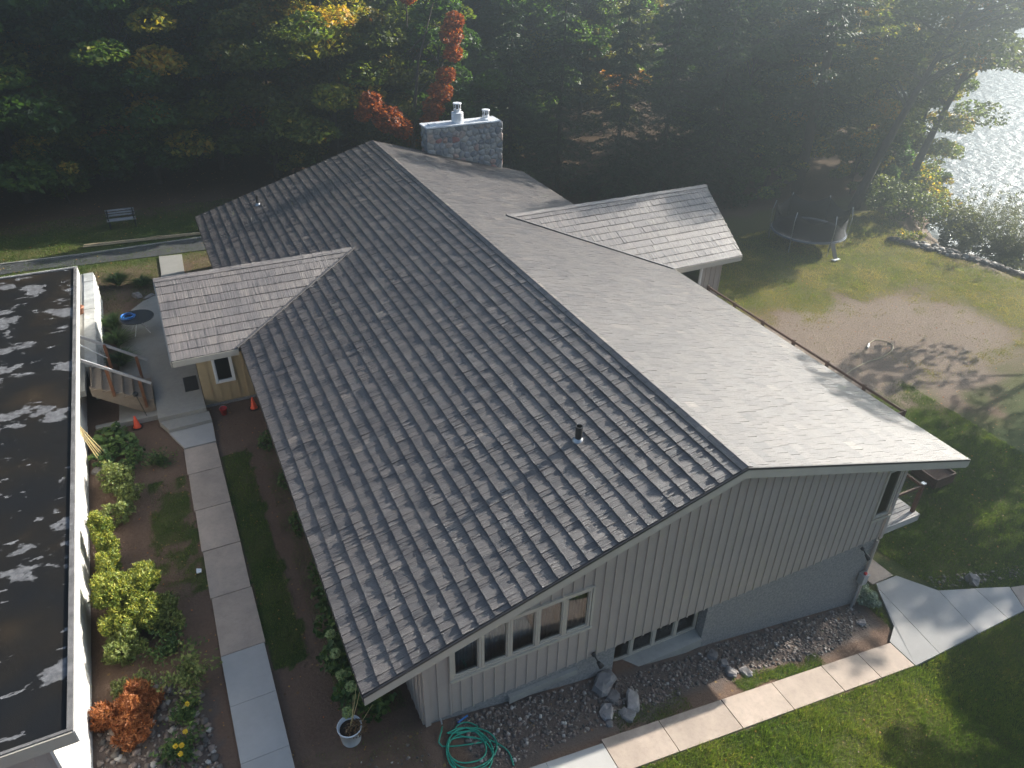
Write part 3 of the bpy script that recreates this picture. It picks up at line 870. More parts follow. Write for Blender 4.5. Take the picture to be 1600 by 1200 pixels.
# ---- chimney
chim = MB().box(11.62, 15.84, 27.66, 28.5, 1.0, 5.34).build('chimney', MAT['mortar'], house)
def clip(poly, n, d):
    out = []
    for i in range(len(poly)):
        p, q = poly[i], poly[(i + 1) % len(poly)]
        sp, sq = p @ n - d, q @ n - d
        if sp <= 0: out.append(p)
        if sp * sq < 0: out.append(p + (q - p) * sp / (sp - sq))
    return out
def stones(parent, O, a, u, nrm, w, h, cell, seed, name='stone', keep=None, depth=.05, mat='stone'):
    """rounded rubble stones on one wall face, each its own piece"""
    r = np.random.default_rng(seed)
    O, a, u, nrm = (np.array(q, float) for q in (O, a, u, nrm))
    nx, nz = max(1, round(w / cell / 1.15)), max(1, round(h / cell / .9))
    pts = np.array([((i + .5 + .3 * (j % 2) - .15 + r.uniform(-.3, .3)) * w / nx, (j + .5 + r.uniform(-.3, .3)) * h / nz) for j in range(nz) for i in range(nx)])
    for i, p in enumerate(pts):
        poly = [np.array(q, float) for q in ((0, 0), (w, 0), (w, h), (0, h))]
        for j, q in enumerate(pts):
            if i == j or np.hypot(*(q - p)) > 3 * cell: continue
            n = q - p; poly = clip(poly, n, n @ (p + q) / 2)
            if len(poly) < 3: break
        if len(poly) < 3: continue
        c = np.mean(poly, 0)
        if keep and not keep(c): continue
        poly = [c + (q - c) * (1 - .016 / max(.05, np.hypot(*(q - c)))) for q in poly]
        rd = []
        for k in range(len(poly)):
            p0, p1 = poly[k], poly[(k + 1) % len(poly)]
            rd += [p0 * .75 + p1 * .25, p0 * .25 + p1 * .75]
        n = len(rd); dep = depth * r.uniform(.6, 1.3); V = []
        for sc_, dd in ((1, 0), (.93, dep * .6), (.62, dep)):
            V += [O + a * (c + (q - c) * sc_)[0] + u * (c + (q - c) * sc_)[1] + nrm * (dd + (0 if sc_ == 1 else r.normal(0, .004))) for q in rd]
        V.append(O + a * c[0] + u * c[1] + nrm * dep)
        Fq = []
        for l in range(2):
            for k in range(n):
                k2 = (k + 1) % n
                Fq.append((l * n + k, l * n + k2, (l + 1) * n + k2, (l + 1) * n + k))
        for k in range(n):
            Fq.append((2 * n + k, 2 * n + (k + 1) % n, 3 * n, 3 * n))
        Fq = [f if f[2] != f[3] else f[:3] for f in Fq]
        off = WORLD.get(parent.name, np.zeros(3))
        me = bpy.data.meshes.new(name); me.from_pydata([tuple(v - off) for v in V], [], Fq)
        at = me.attributes.new('var', 'FLOAT', 'POINT'); at.data.foreach_set('value', np.full(len(V), r.random(), np.float32))
        me.polygons.foreach_set('use_smooth', [True] * len(me.polygons)); me.materials.append(MAT[mat])
        o = bpy.data.objects.new(name, me); COL.objects.link(o); o.parent = parent; WORLD[o.name] = off
stones(chim, (11.6, 27.66, 2.6), (1, 0, 0), (0, 0, 1), (0, -1, 0), 4.26, 2.74, .30, 4, keep=lambda c: c[1] + 2.6 > roof_z(11.6 + c[0]) - .05)
stones(chim, (11.62, 28.5, 3.6), (0, -1, 0), (0, 0, 1), (-1, 0, 0), .84, 1.74, .32, 5)
stones(chim, (15.84, 27.66, 2.6), (0, 1, 0), (0, 0, 1), (1, 0, 0), .84, 2.74, .32, 6)
cap = MB()
cap.prism([(11.55, 27.58, 5.36), (15.7, 27.58, 5.36), (15.7, 28.58, 5.36), (11.55, 28.58, 5.36)], (0, 0, .07))
chcap = cap.build('chimney_cap', MAT['white_metal'], house)
MB().box(11.85, 12.25, 27.85, 28.2, 5.43, 5.50).build('cap_plate', MAT['white_metal'], chcap)
def flue(x, r, z0, z1):
    b = MB().lathe((x, 28.05, 5.42), [(r, 0), (r, z0 - .02), (r * .97, z0), (r * .6, z0 + .02)], 22).build('flue', MAT['white_metal'], house, False)
    MB().lathe((x, 28.05, 5.42), [(r * .5, z0), (r * .5, z0 + .09), (r * .66, z0 + .1), (r * .66, z0 + .14), (r * .4, z0 + .15)], 18).build('flue_collar', MAT['white_metal'], b)
    for k in range(8):
        t = 2 * math.pi * k / 8
        MB().bar((x + r * .58 * math.cos(t), 28.05 + r * .58 * math.sin(t), 5.42 + z0 + .13), (x + r * .58 * math.cos(t), 28.05 + r * .58 * math.sin(t), 5.42 + z1), .05, .012, (math.cos(t), math.sin(t), 0)).build('flue_slat', MAT['white_metal'], b)
    MB().lathe((x, 28.05, 5.42), [(r * .3, z0 + .1), (r * .3, z1)], 12).build('flue_core', MAT['interior'], b)
    MB().lathe((x, 28.05, 5.42), [(r * .72, z1), (r * .74, z1 + .04), (r * .68, z1 + .06)], 20).build('flue_cap', MAT['white_metal'], b)
flue(13.45, .31, .52, .92); flue(15.05, .29, .08, .46)

# ---- entry
ent = MB().box(-1.46, 1.25, 15.04, 20.6, 0, 2.3).build('entry_wall', MAT['siding_tan'], house)
board_wall(ent, (-1.5, 15.03, 0), (1, 0, 0), (0, -1, 0), 2.4, .10, lambda t: 2.3, [(.50, 1.12, .92, 2.0)], bw=.30, mat='siding_tan', start=.28)
MB().box(-1.505, -1.462, 15.04, 20.6, .1, 2.32).build('entry_side', MAT['siding_tan'], ent)
MB().prism([(-1.46, 15.3, 2.3), (-1.46, 20.3, 2.3), (-1.46, 17.8, 3.55)], (.1, 0, 0)).build('entry_gable', MAT['siding_tan'], ent)
MB().box(-1.52, 1.2, 15.0, 15.028, -.08, .1).build('entry_plinth', MAT['stucco'], ent)
MB().box(-1.0, -.4, 15.032, 15.06, .94, 1.98).build('dark_backing', MAT['interior'], ent)  # dark panel stands in for the unlit room behind the glass
window(house, (-1.02, 14.995, .90), (1, 0, 0), (0, -1, 0), .66, 1.12, .075, .05, 'window_white', curtain=None)
# porch and steps
porch = thing('porch', 'concrete entry porch with two steps down to the garden path', 'porch', (-2.3, 16, 0))
MB().prism([(-3.06, 14.45, .36), (-1.53, 14.45, .36), (-1.53, 18.7, .36), (-3.06, 18.7, .36)], (0, 0, -.5)).build('porch_slab', MAT['porch_concrete'], porch)
MB().prism([(-2.8, 13.85, .21), (-1.44, 13.9, .21), (-1.46, 14.44, .21), (-3.04, 14.44, .21)], (0, 0, -.35)).build('step', MAT['porch_concrete'], porch)
MB().prism([(-2.44, 12.77, .09), (-1.47, 12.77, .09), (-1.44, 13.89, .09), (-2.82, 13.84, .09)], (0, 0, -.2)).build('landing', MAT['new_concrete'], porch)
dm = MB().box(-2.06, -1.6, 15.75, 16.75, .363, .38).build('door_mat', MAT['rubber']); tag(dm, 'black rectangular door mat lying on the concrete porch', 'mat')

# ---- annex walls
anx = MB().box(15.2, 20.3, 14.3, 21.3, -2.5, 2.4).build('annex_wall', MAT['siding'], house)
board_wall(anx, (17.3, 14.29, 0), (1, 0, 0), (0, -1, 0), 3.0, -.1, lambda t: 2.35, [(.5, 1.9, .3, 2.2)], mat='siding')
window(house, (17.83, 14.27, .32), (1, 0, 0), (0, -1, 0), 1.36, 1.86, .08, .05, 'window_white', curtain=None)
MB().box(17.85, 19.15, 14.296, 14.32, .33, 2.17).build('dark_backing', MAT['interior'], anx)  # dark panel in place of the unlit room inside
MB().prism([(20.3, 14.5, 2.4), (20.3, 21.0, 2.4), (20.3, 17.73, 3.85)], (.08, 0, 0)).build('annex_gable', MAT['siding'], house)

# ---- deck and its railings
deck = thing('deck', 'wooden deck with brown railing along the lake side of the house', 'deck', (17, 5, 0))
y = .62; k = 0
while y < 3.6:
    MB().box(15.14, 17.02, y, y + .135, -.05, -.012).build('deck_board', MAT['deck_wood'], deck); y += .142
y0 = y
while y < 14.2:
    MB().box(15.14, 19.72, y, y + .135, -.05, -.012).build('deck_board', MAT['deck_wood'], deck); y += .142
MB().box(15.14, 17.05, .56, .61, -.26, -.02).build('deck_rim', MAT['deck_wood'], deck)
MB().box(17.026, 17.07, .56, y0, -.26, -.02).build('deck_rim', MAT['deck_wood'], deck)
MB().box(19.725, 19.77, y0, 14.2, -.26, -.02).build('deck_rim', MAT['deck_wood'], deck)
for px, py in ((15.9, 3.4), (19.6, 4), (19.6, 9), (19.6, 14)):
    MB().box(px - .06, px + .06, py - .06, py + .06, -3.0, -.06).build('support_post', MAT['rail_wood'], deck)
def rail_post(x, y, cap=True):
    p = MB().box(x - .05, x + .05, y - .05, y + .05, -.03, 1.06).build('rail_post', MAT['rail_wood'], deck)
    if cap: MB().prism([(x - .06, y - .06, 1.062), (x + .06, y - .06, 1.062), (x + .06, y + .06, 1.062), (x - .06, y + .06, 1.062)], (0, 0, .035)).build('post_cap', MAT['steel'], p)
def rails(a, b):
    MB().bar((*a, .98), (*b, .98), .05, .09).build('top_rail', MAT['rail_wood'], deck)
    for z in (.2, .4, .6, .8):
        MB().tube([(*a, z), (*b, z)], .006, 6).build('rail_cable', MAT['black_metal'], deck)
rail_post(16.95, .75); rails((15.2, .75), (16.9, .75)); rail_post(16.95, 3.55); rails((16.95, .8), (16.95, 3.5))
yp = [3.7, 5.4, 7.15, 8.9, 10.65, 12.4, 14.15]
for p in yp: rail_post(19.62, p, False)
for p, q in zip(yp[:-1], yp[1:]): rails((19.62, p + .05), (19.62, q - .05))
rails((17.0, 3.7), (19.57, 3.7))
# ---------------------------------------------------------------- flat-roofed building on the left
out = thing('outbuilding', 'flat-roofed outbuilding with patchy black tar roof and pale board walls', 'building', (-12, 11.5, 0))
MB().box(-24, -4.93, 1.06, 22.1, 2.80, 2.98).build('flat_roof', MAT['tar'], out)
rim = MAT['rim'] = M('tar_coated_rim', (.20, .19, .185), (.07, .066, .064), 3.0, .8, .4, 40)
MB().box(-4.929, -4.83, 1.0, 22.16, 2.74, 3.02).build('roof_rim', rim, out)
MB().box(-24, -4.93, 1.0, 1.058, 2.74, 3.02).build('roof_rim', rim, out)
MB().box(-24, -4.93, 22.102, 22.16, 2.74, 3.02).build('roof_rim', rim, out)
MB().box(-4.828, -4.80, .97, 22.19, 2.70, 3.0).build('eave_board', MAT['white_lap'], out)
MB().box(-24, -4.83, .965, .998, 2.70, 2.99).build('eave_board', MAT['trim'], out)
MB().box(-24, -4.80, 22.162, 22.2, 2.72, 3.04).build('eave_board', MAT['white_lap'], out)
MB().box(-24, -5.31, 1.14, 22.0, -1, 2.79).build('dark_core', MAT['interior'], out)  # solid dark core filling the building
sw = MB().box(-5.309, -5.29, 1.13, 22.0, -.6, 2.79).build('side_wall', MAT['white_lap'], out)
board_wall(sw, (-5.27, 15.4, 0), (0, -1, 0), (1, 0, 0), 14.27, .02, lambda t: 2.79, bw=.2, mat='white_lap', batten=False)
fw_ = MB().box(-12, -5.29, 1.115, 1.135, -.6, 2.79).build('front_wall', MAT['siding'], out)
board_wall(fw_, (-9, 1.11, 0), (1, 0, 0), (0, -1, 0), 3.73, .02, lambda t: 2.72, bw=.2, mat='siding', batten=False)
MB().box(-5.32, -5.265, 1.08, 1.14, .02, 2.72).build('corner_board', MAT['white_lap'], out)
# stone retaining wall beside the landing
rw = thing('retaining_wall', 'rough stone retaining wall coloured pale as if sunlit between outbuilding and patio', 'wall', (-4.7, 20.5, 0))
MB().box(-4.98, -4.62, 17.1, 25.3, -.1, 1.38).build('wall_core', MAT['mortar'], rw)
stones(rw, (-4.62, 17.1, 0), (0, 1, 0), (0, 0, 1), (1, 0, 0), 8.2, 1.36, .24, 14, depth=.025, mat='pale_stone')
for k in range(9):
    MB().box(-4.985, -4.63 + .03 * random.random(), 17.1 + k * .91, 17.1 + k * .91 + .895, 1.382, 1.44 + .015 * random.random()).build('coping_stone', MAT['pale_stone'], rw)
MB().box(-5.28, -4.99, 15.42, 25.3, 1.2, 1.42).build('landing_slab', MAT['porch_concrete'], rw)
for p in [o for o in bpy.data.objects if o.parent == rw and o.name.startswith('stone')]:
    pass
pot = MB().lathe((-5.1, 21.4, 1.42), [(.10, 0), (.15, .25), (.17, .25), (.17, .30), (.13, .30), (.12, .2)], 18).build('clay_pot', MAT['clay'], None, True)
tag(pot, 'empty clay pot standing on the landing beside the tar roof', 'pot')

# ---------------------------------------------------------------- wooden stairs
st = thing('stairs', 'weathered wooden stairs climbing from the porch to the outbuilding landing', 'stairs', (-4, 16.1, 0))
for i in range(6):
    x1 = -3.08 - i * .285; z = .56 + i * .165
    MB().box(x1 - .30, x1, 15.42, 16.92, z - .045, z).build('tread', MAT['stair_wood'], st)
    MB().box(x1 - .295, x1 - .27, 15.5, 16.84, z, z + .118).build('riser', MAT['stair_wood'], st)
for yy in (15.47, 16.83):
    MB().prism([(-3.1, yy, .06), (-3.1, yy, .5), (-4.85, yy, 1.5), (-4.85, yy, 1.12), (-3.45, yy, .06)], (0, .04, 0)).build('stringer', MAT['stair_wood'], st)
for yy, s in ((15.38, -1), (16.95, 1)):
    for xx in (-3.35, -4.2):
        zt = 1.28 + (-3.1 - xx) * .8
        MB().bar((xx, yy, zt - 1.15), (xx, yy, zt), .10, .09, (1, 0, 0)).build('rail_post', MAT['cedar'], st)
    MB().bar((-3.02, yy + s * .045, 1.24), (-4.98, yy + s * .045, 2.72), .045, .09).build('handrail', MAT['grey_wood'], st)
for k in range(3):
    MB().tube([(-4.95, 16.7 + .12 * k, 2.55 - .1 * k), (-4.2, 16.75 + .1 * k, 1.75 - .06 * k)], .012, 6).build('rod', MAT['white_metal'], st)

# ---------------------------------------------------------------- small things on the ground
def cone(x, y, z, label, h=.46):
    c = thing('traffic_cone', label, 'cone', (x, y, z), 'orange traffic cones')
    MB().lathe((x, y, z), [(.13, .03), (.12, .05), (.105, .06), (.03, h - .01), (.022, h), (.01, h)], 20).build('cone_body', MAT['cone'], c, True)
    MB().prism([(x + .18 * math.cos(t) * (1.1 if k % 2 else 1), y + .18 * math.sin(t) * (1.1 if k % 2 else 1), z) for k, t in enumerate(np.linspace(0, 2 * math.pi, 9)[:-1])], (0, 0, .03)).build('base', MAT['rubber'], c)
cone(-3.76, 14.75, .0, 'orange traffic cone in the soil by the foot of the stairs')
cone(-3.4, 17.35, .06, 'orange traffic cone half hidden behind the stair rail')
cone(.0, 14.3, .0, 'orange traffic cone tucked under the roof edge beside the entry')
bk = thing('bucket', 'small red bucket on bare soil below the entry window', 'bucket', (-1.0, 14.35, 0))
MB().lathe((-1.0, 14.35, 0), [(.09, .0), (.125, .24), (.135, .24), (.135, .26), (.115, .26), (.085, .03)], 20).build('bucket_body', MAT['red'], bk, True)
MB().tube([(-1.0 + .13 * math.cos(t), 14.35, .25 + .11 * math.sin(t)) for t in np.linspace(0, math.pi, 9)], .006, 6).build('handle', MAT['steel'], bk)
tl = thing('garden_torch', 'black garden torch on a thin stake beside the stairs', 'torch', (-3.4, 15.0, 0))
MB().tube([(-3.38, 15.02, 0), (-3.55, 15.12, 1.0)], .012, 8).build('stake', MAT['black_metal'], tl)
MB().lathe((-3.56, 15.12, .98), [(.03, 0), (.085, .05), (.095, .12), (.06, .16), (.05, .13)], 16).build('lamp_bowl', MAT['black_metal'], tl, True)
# patio table with the hose on top
pt = thing('patio_table', 'round dark glass patio table with white metal legs on the patio', 'table', (-3.25, 21.6, .06))
MB().lathe((-3.25, 21.6, .76), [(.62, 0), (.64, .015), (.62, .03)], 36).build('table_top', M('dark_table_glass', (.05, .055, .062), (.04, .045, .05), 3, .15), pt)
MB().tube([(-3.25 + .635 * math.cos(t), 21.6 + .635 * math.sin(t), .775) for t in np.linspace(0, 2 * math.pi, 37)], .018, 8).build('table_rim', MAT['black_metal'], pt)
for k in range(4):
    t = math.pi / 4 + k * math.pi / 2 + .2
    MB().tube([(-3.25 + .1 * math.cos(t), 21.6 + .1 * math.sin(t), .75), (-3.25 + .12 * math.cos(t), 21.6 + .12 * math.sin(t), .5), (-3.25 + .42 * math.cos(t), 21.6 + .42 * math.sin(t), .09)], .018, 8).build('leg', MAT['white_metal'], pt)
def coil(cx, cy, z, r0, turns, seed, wob=.06, ell=1.0, dz=.004, n=40):
    r = np.random.default_rng(seed); P = []
    ph = r.uniform(0, 6)
    for i in range(int(turns * n) + 1):
        t = 2 * math.pi * i / n; lap = i / n
        rr = r0 * (1 + wob * math.sin(1.7 * lap * 3.1 + ph) + .25 * wob * math.sin(3 * t + lap))
        P.append((cx + rr * math.cos(t) + wob * r0 * math.sin(lap * 4.1), cy + ell * rr * math.sin(t) + wob * r0 * math.cos(lap * 3.3), z + dz * i / n * 6))
    return P
bh = MB().tube(coil(-3.55, 21.62, .81, .24, 5, 2, .12), .014, 8).build('garden_hose', MAT['hose_blue'], None, True)
tag(bh, 'coil of blue hose lying on the round patio table', 'hose')
# green hose by the gable wall
P = [(1.62, .18, .05 + zf(1.62, .2)), (1.55, .05, zf(1.6, 0) + .10), (1.45, -.25, zf(1.5, -.3) + .03)]
P += [(x, y, zf(x, y) + .03 + .035 * (i / 160)) for i, (x, y, z) in enumerate(coil(1.93, -.52, 0, .50, 4.3, 7, .16, .92))]
P += [(x, y, zf(x, y) + .03) for x, y in ((2.35, -.1), (2.2, .12), (1.95, .12), (1.85, -.02), (2.0, -.2), (2.5, -.45), (2.75, -.8), (2.72, -1.15))]
def smooth_pts(P, n=4):
    P = np.array(P); o = []
    for i in range(len(P) - 1):
        p0, p1, p2, p3 = P[max(i - 1, 0)], P[i], P[i + 1], P[min(i + 2, len(P) - 1)]
        for k in range(n):
            t = k / n
            o.append(.5 * ((2 * p1) + (p2 - p0) * t + (2 * p0 - 5 * p1 + 4 * p2 - p3) * t * t + (3 * p1 - p0 - 3 * p2 + p3) * t ** 3))
    o.append(P[-1]); return o
gh = thing('garden_hose', 'long green garden hose coiled on the soil by the gable corner', 'hose', (1.9, -.4, -.1))
MB().tube(smooth_pts(P, 3), .0165, 8).build('hose', MAT['hose_green'], gh, True)
MB().tube([(1.98, .17, zf(2, .1) + .05), (2.25, .26, zf(2.2, .3) + .06)], [.018, .022], 8).build('spray_wand', MAT['hose_blue'], gh)
P = [(23.4, 9.6), (25.0, 10.23), (26.6, 10.6), (28.0, 10.7), (29.04, 11.09), (29.3, 11.6), (28.9, 12.0), (28.3, 11.9)]
lh = thing('garden_hose', 'thin tan hose snaking across the bare patch of lawn', 'hose', (27, 10.8, -2.7))
MB().tube(smooth_pts([(x, y, zf(x, y) + .03) for x, y in P], 6), .02, 8).build('hose', MAT['hose_tan'], lh, True)
MB().tube([(28.3, 11.9, zf(28.3, 11.9) + .04), (27.9, 11.6, zf(27.9, 11.6) + .05)], [.03, .05], 8).build('sprinkler_head', MAT['steel'], lh)
# planter bucket
pb = thing('planter', 'white bucket planter with dried stems beside the near eave', 'planter', (-.26, .72, 0))
MB().lathe((-.26, .72, 0), [(.19, 0), (.205, .03), (.255, .46), (.265, .46), (.265, .50), (.245, .50), (.24, .40)], 26).build('bucket_body', MAT['white_metal'], pb, True)
MB().lathe((-.26, .72, .395), [(.238, 0), (.15, .02), (.01, .025)], 22).build('soil', M('pot_soil', (.05, .032, .022), (.03, .02, .014), 20, .95, .6, 40), pb)
# electrical scrap, sticks, boards, bench
sc_ = MB().prism([(-2.72, 7.0, .05), (-2.6, 6.98, .06), (-2.58, 7.12, .05), (-2.70, 7.16, .07)], (0, 0, .02)).build('plastic_scrap', MAT['white_metal']); tag(sc_, 'crumpled white plastic scrap in the grass beside the path', 'litter')
sk = thing('stakes', 'bundle of thin bamboo stakes leaning on the pale board wall', 'stakes', (-5.0, 13.2, 0))
for k in range(5):
    MB().tube([(-4.85 + .05 * k, 12.9 + .1 * k, .02), (-5.22, 13.35 + .06 * k, 1.25 + .08 * (k % 3))], .014, 6).build('stake', MAT['bamboo'], sk)
lb = thing('lumber_stack', 'long pale boards stacked on the lawn beside the drive', 'lumber', (-2.6, 32, 0))
for k, (p, q) in enumerate((((-5.35, 32.25), (.3, 31.75)), ((-5.2, 32.42), (-.4, 31.95)), ((-2.2, 32.1), (1.5, 31.62)), ((-5.3, 32.34), (-1.7, 31.98)))):
    MB().bar((*p, .06 + .045 * (k // 2 if k != 3 else 1)), (*q, .06 + .045 * (k // 2 if k != 3 else 1)), .16, .04).build('plank', MAT['lumber'], lb)
bn = thing('garden_bench', 'dark slatted garden bench on the shaded back lawn', 'bench', (-3.4, 34.6, 0))
for k in range(4): MB().bar((-4.1, 34.35 + .11 * k, .45), (-2.7, 34.28 + .11 * k, .45), .085, .03).build('seat_slat', MAT['grey_wood'], bn)
for k in range(3): MB().bar((-4.1, 34.82 + .03 * k, .60 + .13 * k), (-2.7, 34.75 + .03 * k, .60 + .13 * k), .03, .085).build('back_slat', MAT['grey_wood'], bn)
for xx, d in ((-4.02, 0), (-2.78, -.06)):
    for yy, hh in ((34.38, .64), (34.8, .92)): MB().box(xx - .03, xx + .03, yy + d - .03, yy + d + .03, -.02, hh).build('leg', MAT['black_metal'], bn)
    MB().box(xx - .035, xx + .035, 34.33 + d, 34.82 + d, .642, .68).build('armrest', MAT['black_metal'], bn)
# brown wooden box on the lawn behind the deck
wb = thing('planter_box', 'square brown wooden planter box on the lawn beyond the deck corner', 'planter', (22.4, 3.5, zf(22.4, 3.5)))
z0 = zf(22.4, 3.5) - .05
for k in range(3):
    z = z0 + k * .17
    for a, b in (((21.9, 3.0), (22.9, 3.0)), ((21.9, 4.0), (22.9, 4.0)), ((21.9, 3.04), (21.9, 3.96)), ((22.9, 3.04), (22.9, 3.96))):
        MB().bar((*a, z + .08), (*b, z + .08), .05, .16).build('board', MAT['rail_wood'], wb)
MB().box(21.93, 22.87, 3.03, 3.97, z0, z0 + .4).build('soil', MAT['ground'], wb)

# ---------------------------------------------------------------- trampoline
tx, ty = 34.4, 22.6; tz = zf(tx, ty); R_ = 2.2
tp = thing('trampoline', 'large round trampoline with sagging dark safety net at the wood edge', 'trampoline', (tx, ty, tz))
circ = lambda r, z, n=48: [(tx + r * math.cos(t), ty + r * math.sin(t), tz + z) for t in np.linspace(0, 2 * math.pi, n + 1)]
MB().tube(circ(R_, .85), .035, 8, False).build('frame_ring', MAT['steel'], tp, True)
MB().lathe((tx, ty, tz), [(1.92, .855), (.01, .84)], 40).build('jump_mat', MAT['black_metal'], tp)
m = MB(); n = 48; V = []
for t in np.linspace(0, 2 * math.pi, n + 1)[:-1]:
    for r, z in ((1.9, .87), (2.22, .89), (2.26, .80)): V.append((tx + r * math.cos(t), ty + r * math.sin(t), tz + z))
for k in range(n):
    l = (k + 1) % n
    m.f += [(3 * k, 3 * k + 1, 3 * l + 1, 3 * l), (3 * k + 1, 3 * k + 2, 3 * l + 2, 3 * l + 1)]
m.v = V
m.build('safety_pad', M('grey_blue_pad', (.13, .15, .18), (.09, .10, .13), 4, .6), tp)
for k in range(6):
    t = k * math.pi / 3 + .35; c, s = math.cos(t), math.sin(t)
    MB().tube([(tx + R_ * c, ty + R_ * s, tz + .85), (tx + R_ * 1.01 * c, ty + R_ * 1.01 * s, tz - .05)], .025, 8).build('leg', MAT['steel'], tp)
    MB().tube([(tx + 2.27 * c, ty + 2.27 * s, tz + .3), (tx + 2.32 * c, ty + 2.32 * s, tz + 1.9), (tx + 2.2 * c, ty + 2.2 * s, tz + 2.5)], .022, 8).build('net_pole', MAT['steel'], tp, True)
V = []; Fq = []
n = 72
for k in range(n):
    t = 2 * math.pi * k / n
    w = abs(math.sin((t - .35) * 3))
    for j in range(6):
        z = .9 + j * .31 - (.5 * w * j / 5 if j else 0)
        r = 2.16 - .18 * w * math.sin(math.pi * j / 5) - .05 * j / 5
        V.append((tx + r * math.cos(t), ty + r * math.sin(t), tz + z))
for k in range(n):
    for j in range(5):
        l = (k + 1) % n
        Fq.append((k * 6 + j, l * 6 + j, l * 6 + j + 1, k * 6 + j + 1))
np_mesh('safety_net', V, Fq, MAT['net'], tp, smooth=True)
MB().box(tx - .5, tx, ty - 2.9, ty - 2.65, tz, tz + .05).build('ladder_step', MAT['white_metal'], tp)
MB().bar((tx - .25, ty - 2.75, tz), (tx - .25, ty - 2.25, tz + .82), .3, .03).build('ladder', MAT['black_metal'], tp)

# ---------------------------------------------------------------- rocks
def rock_mesh(r, sx, sy, sz, n=9, m=6):
    V = []; Fq = []
    off = r.uniform(0, 50)
    for i in range(m + 1):
        ph = math.pi * i / m
        for k in range(n):
            t = 2 * math.pi * k / n
            d = 1 + .75 * (vnoise(off + 1.6 * math.cos(t) * math.sin(ph), 1.6 * math.sin(t) * math.sin(ph) + 1.7 * math.cos(ph), .9) - .5)
            d = float(d)
            p = np.array([math.cos(t) * math.sin(ph), math.sin(t) * math.sin(ph), math.cos(ph)])
            p = np.sign(p) * np.abs(p) ** .62
            V.append((sx * d * p[0], sy * d * p[1], sz * d * p[2]))
    for i in range(m):
        for k in range(n):
            l = (k + 1) % n
            Fq.append((i * n + k, (i + 1) * n + k, (i + 1) * n + l, i * n + l))
    return np.array(V), np.array(Fq)
rk = np.random.default_rng(21)
def boulder(x, y, s, label, flat=.6):
    V, Fq = rock_mesh(rk, s * rk.uniform(.85, 1.25), s * rk.uniform(.75, 1.05), s * flat)
    a = rk.uniform(0, 6); c, sn = math.cos(a), math.sin(a)
    V = np.stack([V[:, 0] * c - V[:, 1] * sn, V[:, 0] * sn + V[:, 1] * c, V[:, 2]], -1)
    o = np_mesh('boulder', V, Fq, MAT['rock'])
    o.location = (x, y, zf(x, y) + s * flat * .35)
    tag(o, label, 'rock', 'rocks set along the gable bed')
boulder(5.75, .08, .25, 'reddish brown boulder at the wall left of the basement windows', .75)
boulder(5.78, -.34, .15, 'pale rounded rock touching the brown boulder by the basement windows')
boulder(5.42, -.62, .17, 'dull rock leftmost in the group below the basement windows', .5)
boulder(6.2, -.58, .20, 'grey squarish rock right of the pale rounded one', .6)
boulder(5.85, -.85, .20, 'long flat slab rock lowest of the group by the walkway', .35)
boulder(5.3, -.92, .09, 'small cream rock beside the long flat slab rock')
boulder(9.15, -.02, .15, 'grey rock in the gravel at the end of the concrete sill')
boulder(9.3, -.33, .13, 'light bluish rock second in the row by the sill end')
boulder(9.28, -.62, .14, 'dull pink rock third in the row by the sill end')
boulder(9.7, -.75, .17, 'brown flat rock nearest the grass edge of the gravel', .4)
boulder(19.2, -.62, .22, 'weathered grey rock in the grass above the pale slabs', .9)
boulder(15.7, .05, .16, 'flat tan rock at the foot of the silvery shrub', .35)
boulder(14.6, -.35, .13, 'small grey rock in the gravel by the meter post')
boulder(-3.2, 25.3, .22, 'pale grey rock at the far edge of the patio', .6)
boulder(-2.7, 25.0, .18, 'flat light rock beside the patio where the path starts', .4)
boulder(-5.0, 12.7, .16, 'small bluish rock at the foot of the pale board wall')

def pebbles(name, poly, n, smin, smax, seed, label, extra=None):
    r = np.random.default_rng(seed)
    xs_, ys_ = zip(*poly)
    protos = [rock_mesh(r, 1, .8, .6, 6, 4) for _ in range(5)]
    V = []; Fq = []; A = []; o = 0; c = 0
    while c < n:
        x = r.uniform(min(xs_), max(xs_)); y = r.uniform(min(ys_), max(ys_))
        if not inpoly(x, y, poly): continue
        if extra and not extra(x, y): continue
        s = smin + (smax - smin) * r.random() ** 3
        v, f = protos[c % 5]
        a = r.uniform(0, 6.28); cs_, sn = math.cos(a), math.sin(a)
        p = np.stack([v[:, 0] * cs_ - v[:, 1] * sn, v[:, 0] * sn + v[:, 1] * cs_, v[:, 2]], -1) * s + (x, y, zf(x, y) + s * .25)
        V.append(p); Fq.append(f + o); A.append(np.full(len(p), r.random())); o += len(p); c += 1
    ob = np_mesh(name, np.vstack(V), np.vstack(Fq), MAT['pebble'], attrs=dict(var=np.concatenate(A)), smooth=True)
    tag(ob, label, kind='stuff')
def pebble_mat():
    m, nt, b = newmat('river_pebble')
    v = attr(nt, 'var')
    nt.links.new(ramp(nt, [(0, (.07, .065, .062)), (.4, (.14, .12, .105)), (.7, (.20, .15, .125)), (.9, (.25, .225, .20)), (1, (.42, .40, .37))], v), b.inputs['Base Color'])
    b.inputs['Roughness'].default_value = .8
    return m
MAT['pebble'] = pebble_mat()
pebbles('gravel', [(2.0, -1.1), (9.2, -.65), (12.3, -.95), (14.9, -.5), (15.0, .3), (2.0, .3)], 4200, .012, .055, 31, 'mixed gravel and cobbles in the bed along the gable wall',
        lambda x, y: not (6.2 < x < 9.0 and y > .18))
pebbles('gravel', [(-5.2, -1.5), (-2.75, -1.5), (-3.0, 3.2), (-3.9, 4.0), (-5.2, 3.6)], 1100, .03, .10, 32, 'rounded cobbles in the bed below the dead orange shrub')
